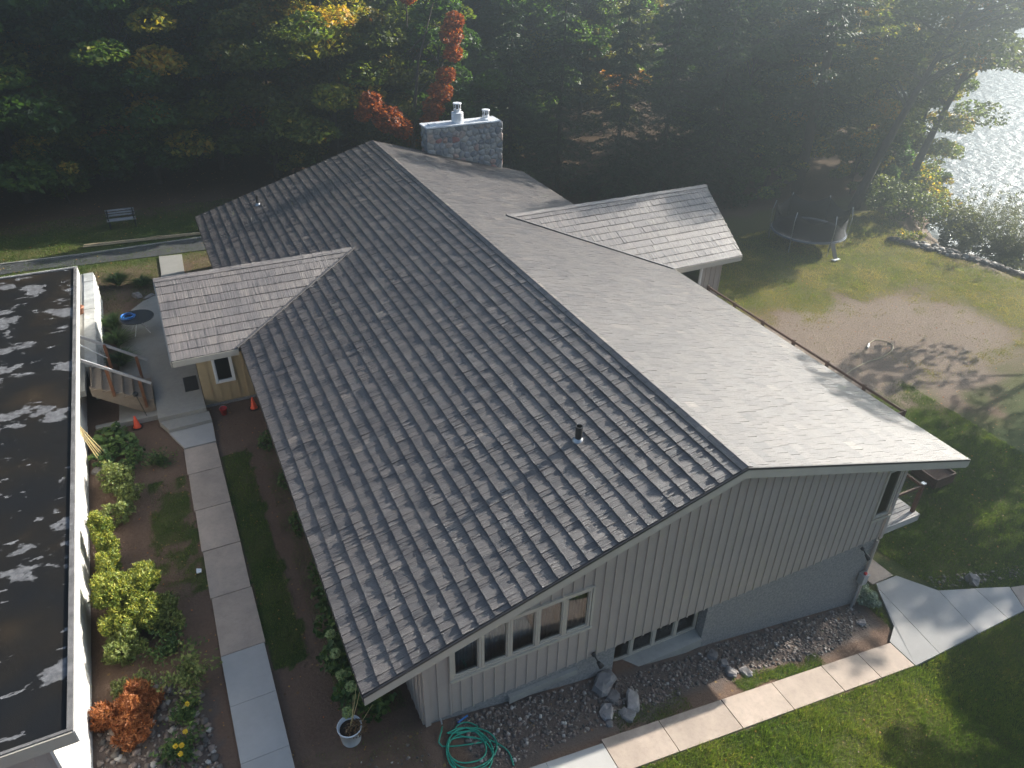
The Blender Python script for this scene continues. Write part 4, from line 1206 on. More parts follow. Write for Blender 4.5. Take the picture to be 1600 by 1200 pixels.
pebbles('gravel', [(-.6, .3), (1.2, .3), (1.2, -1.4), (-.6, -1.4)], 160, .015, .05, 33, 'loose stones on the soil near the house corner')
pebbles('gravel', [(17.9, -.4), (20.5, -1.1), (23, -1.7), (23, -1.2), (20, -.5), (18, .1)], 350, .015, .06, 34, 'loose stones along the upper edge of the pale slabs')
pebbles('shore_rocks', [(39.6, 21.2), (40.3, 20.9), (41.5, 19.2), (43.0, 17.0), (45.0, 14.5), (47, 11.5), (45.5, 11.5), (43.2, 14.6), (41.2, 17.8)], 900, .06, .24, 35, 'band of pale rip-rap rocks along the lake shore')
# ---------------------------------------------------------------- foliage
def leaves(C_, size, rng, up=.35, long=1.5, var=None, spread=.25, align=None):
    """leaf blades (folded rhombs) at points C_"""
    n = len(C_)
    N = rng.normal(size=(n, 3)); N[:, 2] = np.abs(N[:, 2]) + up * 2
    N /= np.linalg.norm(N, axis=1)[:, None]
    D = rng.normal(size=(n, 3)) if align is None else align + spread * rng.normal(size=(n, 3))
    D -= N * np.sum(D * N, 1)[:, None]; D /= np.linalg.norm(D, axis=1)[:, None] + 1e-9
    S = np.cross(N, D)
    s = np.asarray(size)[..., None] if np.ndim(size) else np.full((n, 1), size)
    s = s * rng.uniform(.65, 1.3, (n, 1))
    V = np.empty((n, 4, 3))
    V[:, 0] = C_ - D * s * long * .5
    V[:, 1] = C_ + S * s * .5 + N * s * .12
    V[:, 2] = C_ + D * s * long * .5
    V[:, 3] = C_ - S * s * .5 + N * s * .12
    Fq = np.arange(n * 4).reshape(n, 4)
    va = rng.random(n) if var is None else var
    return V.reshape(-1, 3), Fq, np.repeat(np.clip(va, 0, 1), 4)
def in_ball(n, rng, shell=.5):
    p = rng.normal(size=(n, 3)); p /= np.linalg.norm(p, axis=1)[:, None]
    return p * (rng.random(n) ** (1 / 3) * (1 - shell) + shell * (.75 + .25 * rng.random(n)))[:, None]
def merge(parts):
    V = []; Fq = []; A = []; o = 0
    for v, f, a in parts:
        V.append(v); Fq.append(f + o); A.append(a); o += len(v)
    return np.vstack(V), np.vstack(Fq), np.concatenate(A)

def deciduous(seed, H, R, base, nclump, nleaf, size, lean=(0, 0), flat=.6, varbias=0.0, trunk_r=.2):
    """tapered trunk with limbs and a crown of separate leaf clumps"""
    r = np.random.default_rng(seed)
    tr = MB()
    top = H * .82
    pts = []; rad = []
    for i in range(9):
        t = i / 8
        pts.append((lean[0] * t ** 1.3 + .25 * math.sin(2.2 * t + seed), lean[1] * t ** 1.3 + .2 * math.cos(1.9 * t + seed) - .2, -.3 + (top + .3) * t)); rad.append(trunk_r * (1.25 if i == 0 else 1) * (1 - .86 * t))
    tr.tube(pts, rad, 9)
    P = np.array(pts)
    parts = []
    clumps = []
    for k in range(nclump):
        zt = r.beta(1.3, 1.3); z = base + (H - base) * zt
        prof = math.sin(math.pi * (.12 + .86 * zt) ** .8) ** .7
        rr = R * prof * math.sqrt(r.uniform(.12, 1)); a = r.uniform(0, 2 * math.pi)
        ax = np.array([np.interp(z, P[:, 2], P[:, 0]), np.interp(z, P[:, 2], P[:, 1]), z])
        c = ax + (rr * math.cos(a), rr * math.sin(a), r.normal(0, .2))
        clumps.append((c, ax))
        cr = R * r.uniform(.20, .36)
        n = int(nleaf * r.uniform(.7, 1.3) * (cr / (R * .28)) ** 2)
        q = in_ball(n, r, .55) * (cr, cr, cr * flat) + c
        q[:, 2] -= .25 * ((q[:, 0] - c[0]) ** 2 + (q[:, 1] - c[1]) ** 2) / cr
        cv = np.clip(r.beta(1.6, 2.6) + varbias, 0, 1)
        parts.append(leaves(q, size, r, var=np.clip(cv + r.normal(0, .13, n), 0, 1)))
    for c, ax in clumps[::3]:
        b = ax - (0, 0, min(1.6, ax[2] * .3)); b = np.array([np.interp(b[2], P[:, 2], P[:, 0]), np.interp(b[2], P[:, 2], P[:, 1]), b[2]])
        mid = (b + c) / 2 + (0, 0, .25)
        tr.tube([b, mid, c], [trunk_r * .32, trunk_r * .2, trunk_r * .06], 6)
    return tr, merge(parts)
def conifer(seed, H, R, base, whorls, per, size, trunk_r=.2, droop=.35, thick=1.0):
    r = np.random.default_rng(seed)
    tr = MB().tube([(0, 0, -.3), (.05, 0, H * .5), (0, .05, H)], [trunk_r, trunk_r * .6, .02], 9)
    parts = []
    for w in range(whorls):
        t = (w + r.uniform(-.3, .3)) / whorls
        z = base + (H - base) * min(max(t, 0), .985)
        L0 = R * (1 - t) ** .8 * r.uniform(.8, 1.1) + .25
        nb = 7
        for b in range(nb):
            a = 2 * math.pi * (b + r.random() * .7) / nb + w * .6
            L = L0 * r.uniform(.7, 1.1)
            n = int(per * thick * (L / R + .12))
            s = r.random(n) ** .7
            wd = .30 * L * (1 - s) ** .6 * (s + .12) * 1.6
            la = r.uniform(-1, 1, n) * wd
            dirv = np.array([math.cos(a), math.sin(a)]); pv = np.array([-dirv[1], dirv[0]])
            x = dirv[0] * s * L + pv[0] * la; y = dirv[1] * s * L + pv[1] * la
            zz = z - droop * L * s ** 1.5 + .10 * L * s ** 4 - .18 * np.abs(la) + r.normal(0, .05, n)
            q = np.stack([x, y, zz], -1)
            al = np.stack([dirv[0] + 0 * s + .6 * np.sign(la) * pv[0], dirv[1] + 0 * s + .6 * np.sign(la) * pv[1], -.4 + 0 * s], -1)
            parts.append(leaves(q, size, r, up=.5, long=3.2, var=np.clip(r.beta(2, 2) + .25 * (s - .5), 0, 1), align=al, spread=.35))
            tr.tube([(0, 0, z), (dirv[0] * L * .9, dirv[1] * L * .9, z - droop * L * .75)], [.035, .008], 5)
    return tr, merge(parts)

PROTO = {}
def proto(key, gen, leafm, barkm):
    tr, (v, f, a) = gen
    t = tr.build('trunk', MAT[barkm], None, True)
    c = np_mesh('crown', v, f, MAT[leafm], None, dict(var=a))
    for o in (t, c): COL.objects.unlink(o)
    PROTO[key] = (t.data, c.data)
proto('maple_a', deciduous(1, 15, 5.0, 1.6, 58, 290, .25, flat=.45), 'leaf_green', 'bark')
proto('maple_b', deciduous(2, 13, 4.4, 1.2, 52, 290, .24, (1, .5), flat=.45), 'leaf_green', 'bark')
proto('maple_c', deciduous(3, 14, 4.8, 2.0, 54, 290, .23, flat=.45, varbias=.14), 'leaf_yellow', 'bark')
proto('maple_d', deciduous(4, 12, 4.2, 1.0, 50, 290, .23, flat=.45, varbias=.10), 'leaf_olive', 'bark')
proto('tall', deciduous(5, 20, 5.2, 6.0, 80, 300, .21, (1.5, -1)), 'leaf_green', 'bark')
proto('sparse', deciduous(12, 17, 5.0, 4.5, 40, 110, .26, (1.0, -.6)), 'leaf_green', 'bark')
proto('lean', deciduous(6, 19, 5.0, 6.5, 62, 280, .20, (3.6, -1.4), trunk_r=.34), 'leaf_olive', 'bark')
proto('sapling', deciduous(7, 5.0, 2.0, .4, 34, 170, .15, varbias=.1, trunk_r=.06), 'leaf_yellow', 'bark')
proto('sapling_g', deciduous(8, 4.6, 2.1, .3, 34, 170, .15, trunk_r=.06), 'leaf_green', 'bark')
proto('spruce', conifer(9, 17, 4.2, .8, 24, 120, .10), 'needle', 'conifer_bark')
proto('hemlock', conifer(10, 15, 4.6, .5, 20, 140, .11, droop=.5), 'needle', 'conifer_bark')
proto('pine', conifer(11, 21, 4.4, 6.0, 15, 150, .13, trunk_r=.38, droop=.15), 'needle', 'conifer_bark')

def tree(key, x, y, s, rot, label, cat='tree', group=None, name='tree', dz=0.0, birch=False, sz=None):
    t = thing(name, label, cat, (x, y, zf(x, y) + dz), group)
    t.rotation_euler.z = rot; t.scale = (s, s, sz or s)
    for nm, me in zip(('trunk', 'crown'), PROTO[key]):
        o = bpy.data.objects.new(nm, me); COL.objects.link(o); o.parent = t
        if birch and nm == 'trunk':
            o.material_slots[0].link = 'OBJECT'; o.material_slots[0].material = MAT['birch']
    return t
WOODS = 'trees of the wood behind the house'
tr_ = np.random.default_rng(77)
# front row of the wood, left to right
front = [('maple_a', -17.5, 40, 1.0), ('maple_b', -12.5, 41.5, 1.05), ('maple_a', -8.3, 40.5, 1.0), ('maple_d', -4.6, 43.5, .95), ('maple_b', -1.2, 41.0, .92),
         ('maple_c', 2.6, 42.5, 1.0), ('maple_d', 6.2, 40.2, .95), ('maple_c', 9.6, 39.5, .95), ('maple_d', 12.4, 38.6, .85), ('maple_b', 16.2, 38.8, .9),
         ('hemlock', 20.8, 37.0, .8), ('spruce', 24.3, 36.5, .82), ('hemlock', 27.6, 34.2, .85), ('spruce', 30.9, 33.4, .9), ('hemlock', 33.8, 31.6, .85), ('maple_b', 37.3, 33.8, .9)]
FL = ['broad green maple at the left edge of the wood', 'green maple second from the left edge of the wood', 'dense dark maple behind the garden bench', 'olive tinted tree right of the bench in the shade',
      'low green maple above the far left roof corner', 'yellow flecked maple above the far eave', 'rusty olive maple left of the orange branches', 'yellow green maple behind the far ridge end',
      'olive maple standing just behind the orange tree', 'green maple left of the stone chimney', 'dark hemlock directly behind the chimney', 'tall dark spruce right of the chimney flues',
      'drooping hemlock above the annex roof ridge', 'dark spruce above the annex gable end', 'hemlock left of the trampoline', 'hazy maple behind the trampoline']
for (k, x, y, s), l in zip(front, FL):
    tree(k, x, y, s, tr_.uniform(0, 6.28), l, group=WOODS, name='conifer_tree' if k in ('hemlock', 'spruce') else 'maple_tree')
# deeper rows: nothing tells these apart
for row, (y0, y1, n, x0, x1) in enumerate(((46, 50, 15, -22, 36), (53, 58, 14, -26, 44), (62, 70, 14, -32, 56))):
    for i in range(n):
        x = x0 + (x1 - x0) * (i + tr_.uniform(.1, .9)) / n; y = tr_.uniform(y0, y1)
        if shore_d(x, y) > -4: continue
        k = tr_.choice(['maple_a', 'maple_b', 'maple_c', 'maple_d', 'tall', 'maple_a'])
        tree(k, x, y, tr_.uniform(.95, 1.25), tr_.uniform(0, 6.28), {'maple_c': 'yellowing maple deep in the shaded wood behind the front row', 'maple_d': 'olive rusty maple deep in the shaded wood behind the front row', 'tall': 'tall slim tree deep in the shaded wood behind the front row'}.get(str(k), 'dark green maple deep in the shaded wood behind the front row'), group='deep wood trees', name='maple_tree')
# understory
for i in range(22):
    x = -18 + 46 * (i + tr_.random()) / 22; y = tr_.uniform(39, 47) - (2.5 if x > 18 else 0)
    tree(tr_.choice(['sapling', 'sapling_g', 'sapling_g']), x, y, tr_.uniform(.7, 1.15), tr_.uniform(0, 6.28), 'leafy sapling in the shade under the wood', 'sapling', 'saplings under the wood', 'sapling')
# birch with pale bark
tree('tall', 1.0, 48, .9, 1.0, 'pale barked tree showing between the dark maples', group=WOODS, name='birch_tree', birch=True)
# trees around the lawn by the lake
tree('pine', 40.4, 29.8, 1.05, .5, 'tall pine with a thick straight trunk behind the trampoline', name='pine_tree', group='trees by the lake lawn')
tree('lean', 42.0, 25.9, 1.0, -.35, 'tree with a leaning trunk right of the trampoline', name='leaning_tree', group='trees by the lake lawn')
tree('lean', 49.0, 27.6, .95, .2, 'leaning shore tree with bright leaves against the lake', name='leaning_tree', group='trees by the lake lawn')
tree('maple_c', 44.5, 33.5, 1.05, 2.2, 'backlit yellow green maple between the pine and the lake', name='maple_tree', group='trees by the lake lawn')
tree('tall', 47.0, 38.0, 1.0, 4.0, 'hazy tall tree behind the leaning trunk', name='maple_tree', group='trees by the lake lawn')
tree('maple_c', 53.5, 36.5, .9, 1.2, 'sunlit tree on the far shore edge at the top right', name='maple_tree', group='trees by the lake lawn')
tree('maple_a', 37.5, 37.5, 1.1, 3.0, 'hazy green maple left of the pine', name='maple_tree', group='trees by the lake lawn')
for k, x, y, s, rz, l in (('maple_b', 41.5, 33.0, .85, 1.0, 'leafy maple filling the gap right of the pine'), ('maple_c', 46.8, 30.6, .8, 2.6, 'yellow green maple low on the shore behind the leaning trunk'), ('maple_c', 53.0, 31.0, .82, .7, 'bright maple by the water right of the leaning tree'),
                          ('maple_a', 52.0, 42.0, 1.1, 3.3, 'hazy maple far back along the shore'), ('maple_b', 43.0, 44.0, 1.1, 5.3, 'hazy maple far behind the trampoline'), ('maple_c', 58.0, 42.5, .9, 4.1, 'far shore maple at the top edge of the picture')):
    tree(k, x, y, s, rz, l, name='maple_tree', group='trees by the lake lawn')
for k, x, y, s, rz, l in (('sapling', 39.0, 31.5, 1.0, 1, 'yellowing sapling beside the pine trunk'), ('sapling', 44.0, 28.0, .9, 2, 'yellowing sapling between the leaning trunks'), ('sapling_g', 46.5, 27.0, .9, 4, 'green sapling at the foot of the shore tree'), ('sapling_g', 37.0, 30.0, .9, 4, 'green sapling behind the trampoline net'), ('sapling', 48.8, 25.6, .85, 5, 'yellow sapling by the water right of the shore tree')):
    tree(k, x, y, s, rz, l, 'sapling', 'saplings by the lake lawn', 'sapling')
# maples added out of frame at the left to darken the back lawn
for k, x, y, s, rz, l in (('maple_a', -14.5, 35.5, 1.05, 1.0, 'unseen maple added at the far left to darken the back lawn'), ('maple_b', -17.5, 28.5, 1.0, 2.0, 'unseen maple added beyond the outbuilding to darken the back lawn')):
    tree(k, x, y, s, rz, l, name='maple_tree', group=WOODS)
OFF = 'trees on the right whose shadows cross the lawn'  # trees out of frame on the right, shadowing lawn and roof
for k, x, y, s, rz in (('sparse', 44.5, 8.0, 1.12, 1.0), ('sparse', 44.0, 3.0, .72, 2.0), ('sparse', 45.2, -1.5, .8, 4.2), ('maple_d', 37.5, -2.6, 1.12, .4), ('maple_d', 33.0, -9.5, .72, 2.2), ('maple_a', 42.0, -12, .9, 5.0)):
    tree(k, x, y, s, rz, 'tree right of the picture throwing its shadow over the lawn', group=OFF, name='maple_tree')

# orange branches of a turning maple
def orange_tree():
    t = thing('orange_maple', 'small maple with bright orange autumn branches behind the far ridge', 'tree', (13.3, 35.2, zf(13.3, 35.2)), WOODS)
    r = np.random.default_rng(55); x, y, z = WORLD[t.name]
    m = MB()
    blobs = [(11.3, 33.2, 4.6, .9), (12.1, 33.3, 4.0, .7), (10.4, 33.2, 5.6, .7), (9.9, 33.2, 5.0, .5), (14.9, 34.2, 5.6, .75), (15.3, 34.3, 6.5, .6), (14.4, 34.1, 4.8, .7), (15.9, 34.6, 7.6, .6), (15.8, 34.6, 8.6, .75), (16.0, 34.6, 9.3, .6), (14.0, 33.8, 4.1, .6), (13.4, 34.8, 10.6, .55)]
    parts = []
    m.tube([(x, y, z - .2), (x + .1, y, z + 4), (x + .6, y - .2, z + 8), (x + 1.6, y - .3, z + 11)], [.16, .12, .07, .02], 8)
    for bx, by, bz, br in blobs:
        n = int(900 * br * br)
        parts.append(leaves(in_ball(n, r, .4) * (br, br, br * .85) + (bx, by, bz), .17, r))
        m.tube([(x + .1, y, max(z + 2, bz - 1.6)), ((x + bx) / 2, (y + by) / 2, bz - .4), (bx, by, bz)], [.05, .035, .012], 6)
    m.build('trunk', MAT['bark'], t, True)
    v, f, a = merge(parts)
    np_mesh('crown', v, f, MAT['leaf_orange'], t, dict(var=a))
orange_tree()

# ---------------------------------------------------------------- shrubs and plants
def shrub(name, label, x, y, blobs, mat, size, dens=500, long=1.6, up=.3, group=None, stems=5, seed=0, cat='shrub', align_up=False, stem_mat='bark'):
    r = np.random.default_rng(seed + int(abs(x) * 10))
    z = zf(x, y)
    t = thing(name, label, cat, (x, y, z), group)
    parts = []; m = MB()
    for (bx, by, bz, rx, ry, rz) in blobs:
        n = int(dens * (rx * ry + rx * rz + ry * rz) / 3 * 4)
        lump = in_ball(n, r, .6)
        # break the outline into tufts
        tuft = r.normal(size=(13, 3)); tuft /= np.linalg.norm(tuft, axis=1)[:, None]
        near = np.max(lump @ tuft.T, 1) / (np.linalg.norm(lump, axis=1) + 1e-6)
        lump *= (.58 + .62 * np.clip((near - .72) / .28, 0, 1) ** 1.5)[:, None]
        q = lump * (rx, ry, rz) + (x + bx, y + by, z + bz)
        al = None
        if align_up:
            al = lump * (1, 1, .6) + (0, 0, .9)
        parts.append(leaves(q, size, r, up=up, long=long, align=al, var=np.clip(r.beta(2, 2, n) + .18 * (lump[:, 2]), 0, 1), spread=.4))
        m.tube([(x + bx * .3, y + by * .3, z - .1), (x + bx * .8, y + by * .8, z + bz * .6), (x + bx, y + by, z + bz)], [.025, .018, .008], 6)
    m.build('stem', MAT[stem_mat], t)
    v, f, a = merge(parts)
    np_mesh('foliage', v, f, MAT[mat], t, dict(var=a))
    return t
shrub('golden_cedar', 'upright golden cedar nearest the outbuilding wall', -4.78, 8.5, [(0, 0, .55, .34, .38, .6), (.02, .3, 1.0, .28, .3, .45), (0, .1, 1.35, .2, .2, .35), (.05, -.7, .5, .35, .4, .45)], 'cedar_leaf', .034, 4200, 2.8, .1, seed=1, align_up=True)
shrub('golden_cedar', 'wide spreading golden cedar leaning over the gravel bed', -4.35, 6.0, [(-.3, .5, .7, .5, .5, .6), (.2, .1, .85, .55, .55, .6), (.5, .55, .7, .45, .5, .5), (-.1, -.5, .55, .5, .55, .5), (.4, -.35, .6, .45, .5, .5), (-.25, .1, 1.15, .35, .4, .4)], 'cedar_leaf', .036, 3900, 2.8, .1, seed=2, align_up=True)
shrub('cedar', 'dull green cedar lower part beside the golden one', -4.3, 5.0, [(-.2, -.1, .4, .5, .5, .45), (.75, .6, .35, .5, .6, .4)], 'shrub_light', .05, 1900, 2.4, .1, seed=3, align_up=True)
shrub('round_shrub', 'rounded leafy shrub between the path bed and outbuilding wall', -4.35, 11.4, [(0, 0, .45, .48, .5, .45), (.25, -.55, .35, .4, .4, .35), (-.2, .5, .4, .4, .4, .4)], 'shrub_light', .06, 1100, 1.8, seed=4)
shrub('round_shrub', 'smaller leafy shrub touching the upright golden cedar', -4.5, 10.0, [(0, 0, .4, .42, .42, .42), (.25, .35, .3, .3, .3, .3)], 'shrub_light', .06, 1100, 1.8, seed=5)
shrub('hosta', 'broad leaved dark green plant by the foot of the stairs', -4.55, 14.1, [(0, 0, .3, .55, .6, .3), (.3, -.6, .28, .5, .5, .25), (-.2, -1.0, .25, .4, .5, .25)], 'shrub', .17, 190, 1.3, .8, seed=6, cat='plant')
shrub('leafy_plant', 'low green perennial right of the broad leaved plant', -3.9, 13.0, [(0, 0, .2, .4, .45, .2), (-.3, -.5, .2, .35, .4, .2)], 'shrub', .08, 420, 1.8, seed=7, cat='plant')
shrub('dead_shrub', 'dead rust orange conifer shrub on the cobbles', -4.55, 3.15, [(-.3, .15, .25, .45, .4, .28), (.1, 0, .35, .45, .4, .36), (.45, .15, .2, .4, .35, .2), (.1, -.4, .22, .4, .4, .22), (.2, .45, .3, .35, .3, .3)], 'dead', .032, 3600, 4.0, .1, seed=8, align_up=True)
shrub('small_shrub', 'small pale grey green shrub behind the dead orange one', -4.65, 3.95, [(0, 0, .22, .25, .25, .22), (.45, .1, .2, .2, .22, .18)], 'shrub_light', .04, 1500, 2.2, seed=9)
shrub('silver_shrub', 'silvery green mound shrub at the house corner by the meter', 15.42, .28, [(0, 0, .28, .36, .36, .3), (.1, -.2, .22, .28, .28, .22)], 'silver', .05, 1800, 2.0, seed=10)
shrub('hydrangea', 'leafy hydrangea with pale green heads under the near eave', .12, 1.6, [(0, 0, .5, .5, .5, .5), (-.2, .8, .45, .45, .5, .45), (.3, -.5, .4, .4, .4, .4)], 'shrub', .12, 300, 1.4, .6, seed=11)
shrub('hydrangea', 'second hydrangea further along the shaded house wall', .08, 3.5, [(0, 0, .4, .4, .6, .4), (.1, 1.0, .35, .35, .5, .35)], 'shrub', .11, 300, 1.4, .6, seed=12)
for i, (bx, by, bz) in enumerate(((-.02, 1.3, .95), (-.12, 1.75, .85), (-.1, 2.35, .85), (-.05, 3.0, .75), (-.22, 1.0, .55), (.5, 1.05, .8))):
    h = np_mesh('hydrangea_head', *(lambda q: (q[0], q[1]))(leaves(in_ball(160, RNG, .7) * (.13, .13, .10) + (bx, by, bz), .05, RNG, .8, 1.0)), MAT['flower'], bpy.data.objects['hydrangea'])
    h.name = 'flower_head'
    at = h.data.attributes.new('var', 'FLOAT', 'POINT'); at.data.foreach_set('value', RNG.random(len(h.data.vertices)).astype(np.float32))
for i, (x, y, l) in enumerate(((.15, 9.6, 'small green weed clump at the wall below the mid eave'), (-.05, 11.8, 'green weed clump near the cone under the eave'), (.1, 7.6, 'low weedy plant in the dirt strip under the eave'), (.2, 5.6, 'leafy weeds in the strip behind the hydrangeas'))):
    shrub('weed', l, x, y, [(0, 0, .2, .3, .4, .22), (.1, .4, .15, .25, .3, .16)], 'shrub', .07, 420, 1.8, seed=20 + i, cat='plant')
def fountain(name, label, x, y, n, h, w, mat, seed, width=.018, cat='plant', droop=1.0, group=None, leafy=0):
    """arching blades or wands from one crown"""
    r = np.random.default_rng(seed); z = zf(x, y); parts = []
    t = thing(name, label, cat, (x, y, z), group)
    V = []; Fq = []; A = []
    P = []
    for i in range(n):
        a = r.uniform(0, 6.28); L = h * r.uniform(.6, 1.1); o = w * r.uniform(.3, 1.1); v = r.random()
        b = len(V); s = np.array([-math.sin(a), math.cos(a), 0]) * width
        for j in range(6):
            u = j / 5
            p = np.array([x + math.cos(a) * o * u ** 1.5 + .06 * math.cos(a * 3), y + math.sin(a) * o * u ** 1.5 + .06 * math.sin(a * 2), z - .03 + L * (u - .42 * droop * u ** 2.4)])
            k = (1 - u) * .9 + .1
            V += [p - s * k, p + s * k]; A += [v, v]
            if leafy and j > 1:
                for _ in range(leafy): P.append(p + r.normal(0, .04 + .05 * u, 3))
        Fq += [(b + 2 * j, b + 2 * j + 1, b + 2 * j + 3, b + 2 * j + 2) for j in range(5)]
    np_mesh('blades' if not leafy else 'stems', V, Fq, MAT[mat], t, dict(var=A))
    if leafy:
        v, f, a = leaves(np.array(P), .05, r, long=2.2)
        np_mesh('foliage', v, f, MAT[mat], t, dict(var=a))
    return t
fountain('daylily', 'arching green daylily clump against the stone retaining wall', -4.2, 22.4, 460, 1.0, .75, 'shrub', 1, .026)
fountain('daylily', 'second daylily clump beside the patio table', -4.1, 20.9, 460, 1.0, .75, 'shrub', 2, .026)
fountain('daylily', 'daylily clump just behind the stair handrail', -4.05, 19.2, 460, .95, .7, 'shrub', 3, .026)
fountain('daylily', 'daylily clump at the far end by the garden rocks', -3.9, 26.9, 420, .85, .8, 'shrub', 4, .026)
fountain('daylily', 'low daylily clump near the path beyond the patio', -2.9, 26.4, 380, .65, .65, 'shrub', 5, .026)
fountain('tall_weed', 'tall wispy green plant leaning over the new concrete path', -3.25, 3.6, 16, 1.15, .9, 'shrub_light', 6, .006, leafy=14)
fountain('tall_weed', 'thin weedy plant beside the wispy tall one', -3.45, 4.7, 10, .8, .6, 'shrub', 7, .006, leafy=12)
fountain('tall_weed', 'sparse weed on the soil right of the broad leaved plant', -3.2, 12.3, 12, .5, .45, 'shrub', 8, .006, leafy=9)
yf = fountain('yellow_flower_plant', 'low plant with yellow flowers at the bottom of the cobble bed', -3.55, 1.9, 14, .55, .4, 'shrub', 9, .006, leafy=12)
yf2 = fountain('yellow_flower_plant', 'small plant with a few yellow flowers below the wispy weed', -3.35, 2.75, 10, .5, .35, 'shrub', 12, .006, leafy=12)
for x, y, z in ((-3.5, 1.75, .5), (-3.4, 2.0, .55), (-3.62, 1.8, .48), (-3.55, 1.6, .45)):
    v, f, a = leaves(in_ball(50, RNG, .5) * .05 + (x, y, z), .035, RNG, .8, 1.0)
    np_mesh('flower_head', v, f, MAT['yellow_flower'], yf, dict(var=a))
v, f, a = leaves(in_ball(50, RNG, .5) * .05 + (-3.3, 2.7, .5), .035, RNG, .8, 1.0)
np_mesh('flower_head', v, f, MAT['yellow_flower'], yf2, dict(var=a))
# dry stems in the planter
v, f, a = leaves(in_ball(420, RNG, .2) * (.26, .22, .16) + (-.14, .66, .42), .035, RNG, .2, 1.6)
np_mesh('dried_foliage', v, f, MAT['dry'], pb, dict(var=a))
for q in ((.25, 1.1, 1.5), (.15, 1.25, 1.35), (-.05, .95, 1.1), (.3, .8, .8)):
    MB().tube([(-.26, .72, .4), ((-.26 + q[0]) / 2, (.72 + q[1]) / 2 - .04, q[2] * .62), q], [.008, .006, .003], 5).build('dry_stem', MAT['bamboo'], pb)

# shore bushes
shrub('shore_bush', 'pale green bush at the lawn edge right of the leaning trunk', 43.4, 23.6, [(0, 0, 1.2, 1.5, 1.5, 1.3), (1.3, -1, 1.0, 1.2, 1.2, 1.0), (-.7, 1, 1.3, 1.3, 1.2, 1.3)], 'shrub_light', .13, 150, 1.8, seed=40)
shrub('shore_bush', 'yellow leaved bush on the shore below the bright leaves', 46.3, 23.4, [(0, 0, 1.8, 1.3, 1.3, 1.6), (.6, 1.2, 2.6, 1.1, 1.1, 1.2), (1.2, -.8, 1.2, 1.2, 1.2, 1.1)], 'leaf_yellow', .14, 150, 1.6, seed=41)
shrub('shore_bush', 'dull green bush behind the pale rocks', 45.3, 20.4, [(0, 0, 1.0, 1.5, 1.4, 1.1), (1.4, -1.4, 1.0, 1.4, 1.3, 1.0), (1.6, .6, 1.6, 1.2, 1.2, 1.3)], 'willow', .12, 170, 2.2, seed=42)
fountain('willow_bush', 'feathery grey green willow bush at the right edge by the water', 47.6, 17.6, 170, 6.0, 3.4, 'willow', 43, .02, 'shrub', .45, leafy=34)
fountain('willow_bush', 'smaller feathery willow left of the tall one by the water', 48.2, 21.2, 130, 4.6, 2.8, 'willow', 46, .02, 'shrub', .5, leafy=30)
shrub('shore_bush', 'bright yellow green bush under the shore tree', 51.5, 28.6, [(0, 0, 1.6, 1.8, 1.8, 1.6), (1.5, 1.2, 2.2, 1.6, 1.6, 1.5), (-1.4, .6, 2.2, 1.5, 1.5, 1.5)], 'leaf_yellow', .16, 110, 1.6, seed=47)
shrub('willow_bush', 'low willow thicket on the rocks at the right edge', 45.6, 16.4, [(0, 0, .8, 1.4, 1.5, .9), (1.5, -1.6, .9, 1.5, 1.5, 1.0), (1.3, 1.2, 1.1, 1.3, 1.3, 1.1)], 'willow', .11, 170, 2.6, seed=44)
shrub('shore_weed', 'reddish yellow weeds at the end of the rock band', 40.6, 20.6, [(0, 0, .35, .6, .6, .35), (.8, -.5, .3, .5, .5, .3)], 'leaf_yellow', .09, 260, 1.8, seed=45, cat='plant')

# ---------------------------------------------------------------- grass blades, fallen leaves
def grass(name, x0, x1, y0, y1, n, h, w, seed, label, thr=.3, dry=0.0):
    r = np.random.default_rng(seed)
    x = r.uniform(x0, x1, n); y = r.uniform(y0, y1, n)
    g = grass_w(x, y)
    k = (g + r.normal(0, .10, n) > thr) & ~((x > -2.55) & (x < -1.45) & (y < 14)) & ~((x > .25) & (x < 14.9) & (y > -2.1) & (y < -1.2))
    for q in ([(14.8, -2.12), (19.7, -2.12), (22.5, -2.7), (22.5, -1.85), (20.1, -1.28), (17.9, -.42), (17.1, 4.2), (15.9, 4.2), (16.0, .6), (15.4, -.8), (14.8, -1.2)],):
        k &= ~inpoly(x, y, q)
    x, y, g = x[k], y[k], g[k]; n = len(x)
    z = zg(x, y)
    clump = fbm(x * 3.1, y * 3.1, 1.0)
    L = h * r.uniform(.5, 1.25, n) * (.35 + 1.3 * clump) * (.5 + .6 * g)
    a = r.uniform(0, 6.28, n); b = r.uniform(0, 6.28, n); ln = L * r.uniform(.2, .9, n)
    ww = w * r.uniform(.6, 1.3, n)
    V = np.empty((n, 3, 3))
    V[:, 0] = np.stack([x - ww * np.cos(a), y - ww * np.sin(a), z - .01], -1)
    V[:, 1] = np.stack([x + ww * np.cos(a), y + ww * np.sin(a), z - .01], -1)
    V[:, 2] = np.stack([x + ln * np.cos(b), y + ln * np.sin(b), z + L], -1)
    va = np.clip(.25 + .6 * fbm(x + 3, y + 8, 1.7) - .12 + dry + r.normal(0, .14, n), 0, 1)
    tag(np_mesh(name, V.reshape(-1, 3), np.arange(3 * n).reshape(n, 3), MAT['grass'], attrs=dict(var=np.repeat(va, 3))), label, kind='stuff')
MAT['grass'] = leaf_mat('grass_blade', [(0, (.040, .075, .014)), (.45, (.080, .14, .022)), (.7, (.15, .20, .034)), (.88, (.25, .24, .07)), (1, (.33, .27, .12))], .4, .55, gain=1.1)
grass('grass', 4.5, 22, -8, -1.9, 230000, .10, .007, 1, 'short lawn grass in front of the walkway', dry=.06)
grass('grass', 15.2, 27, -1.9, 9, 200000, .085, .008, 2, 'lawn grass beside the house and the deck')
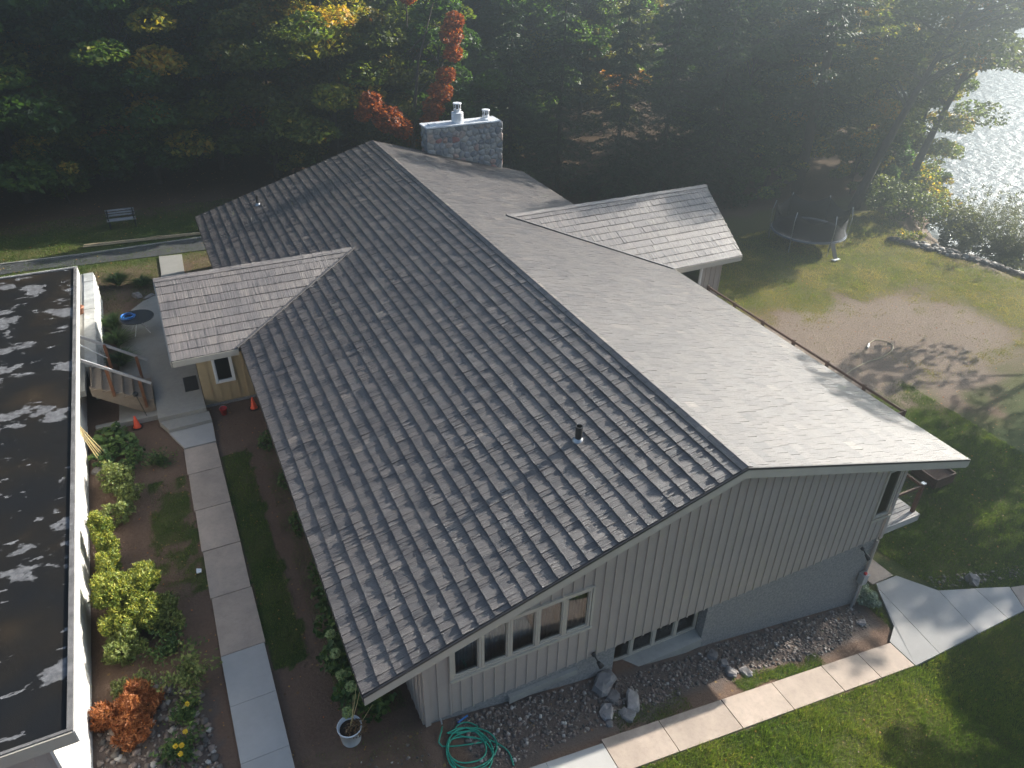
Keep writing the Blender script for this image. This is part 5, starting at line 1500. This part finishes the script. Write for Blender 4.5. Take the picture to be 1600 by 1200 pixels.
grass('grass', 20, 43, 8, 25, 190000, .075, .013, 3, 'worn lawn grass towards the lake', dry=.42)  # dry blades, tanned further to carry sunlight and haze
grass('grass', -5, 1.3, -2, 12.5, 90000, .075, .006, 4, 'grass strip beside the garden path', .28)
grass('grass', 5, 15, -1.25, 0.2, 26000, .09, .007, 5, 'grass tufts at the edge of the gravel bed', .25)
grass('grass', -14, 14, 24, 38, 120000, .08, .014, 6, 'shaded lawn grass around the drive')
def litter(name, x0, x1, y0, y1, n, seed, label, size=.05):
    r = np.random.default_rng(seed)
    x = r.uniform(x0, x1, n); y = r.uniform(y0, y1, n)
    k = (shore_d(x, y) < -1) & ~((x > 0) & (x < 17.2) & (y > 0) & (y < 28))
    x, y = x[k], y[k]
    q = np.stack([x, y, zg(x, y) + .035], -1)
    v, f, a = leaves(q, size, r, up=1.2, long=1.2)
    tag(np_mesh(name, v, f, MAT['litter'], attrs=dict(var=a)), label, kind='stuff')
MAT['litter'] = leaf_mat('fallen_leaf', [(0, (.12, .06, .025)), (.5, (.28, .17, .07)), (.8, (.42, .26, .07)), (1, (.50, .14, .04))], .25)
litter('fallen_leaves', 15.5, 44, -1.2, 25, 3600, 1, 'fallen leaves scattered over the lake lawn', .06)
litter('fallen_leaves', 5, 22, -8, -2.2, 420, 2, 'fallen leaves on the front lawn', .045)
litter('fallen_leaves', -5.2, 1.2, -2, 14, 520, 3, 'fallen leaves on the soil by the path', .04)
litter('fallen_leaves', -16, 26, 28, 48, 3000, 4, 'fallen leaves under the wood edge', .07)

# ---------------------------------------------------------------- haze in the low sun
hz = MB().box(-400, 440, -400, 440, -14, 40).build('haze', None)
tag(hz, 'thin bright haze in the low sunlight', kind='stuff')
hm = bpy.data.materials.new('haze_air'); hm.use_nodes = True
hn = hm.node_tree; hn.nodes.remove(hn.nodes['Principled BSDF'])
pv = hn.nodes.new('ShaderNodeVolumePrincipled')
pv.inputs['Color'].default_value = (.74, .89, 1, 1); pv.inputs['Density'].default_value = HAZE
pv.inputs['Anisotropy'].default_value = .88
hn.links.new(pv.outputs[0], hn.nodes['Material Output'].inputs['Volume'])
hz.data.materials.append(hm)
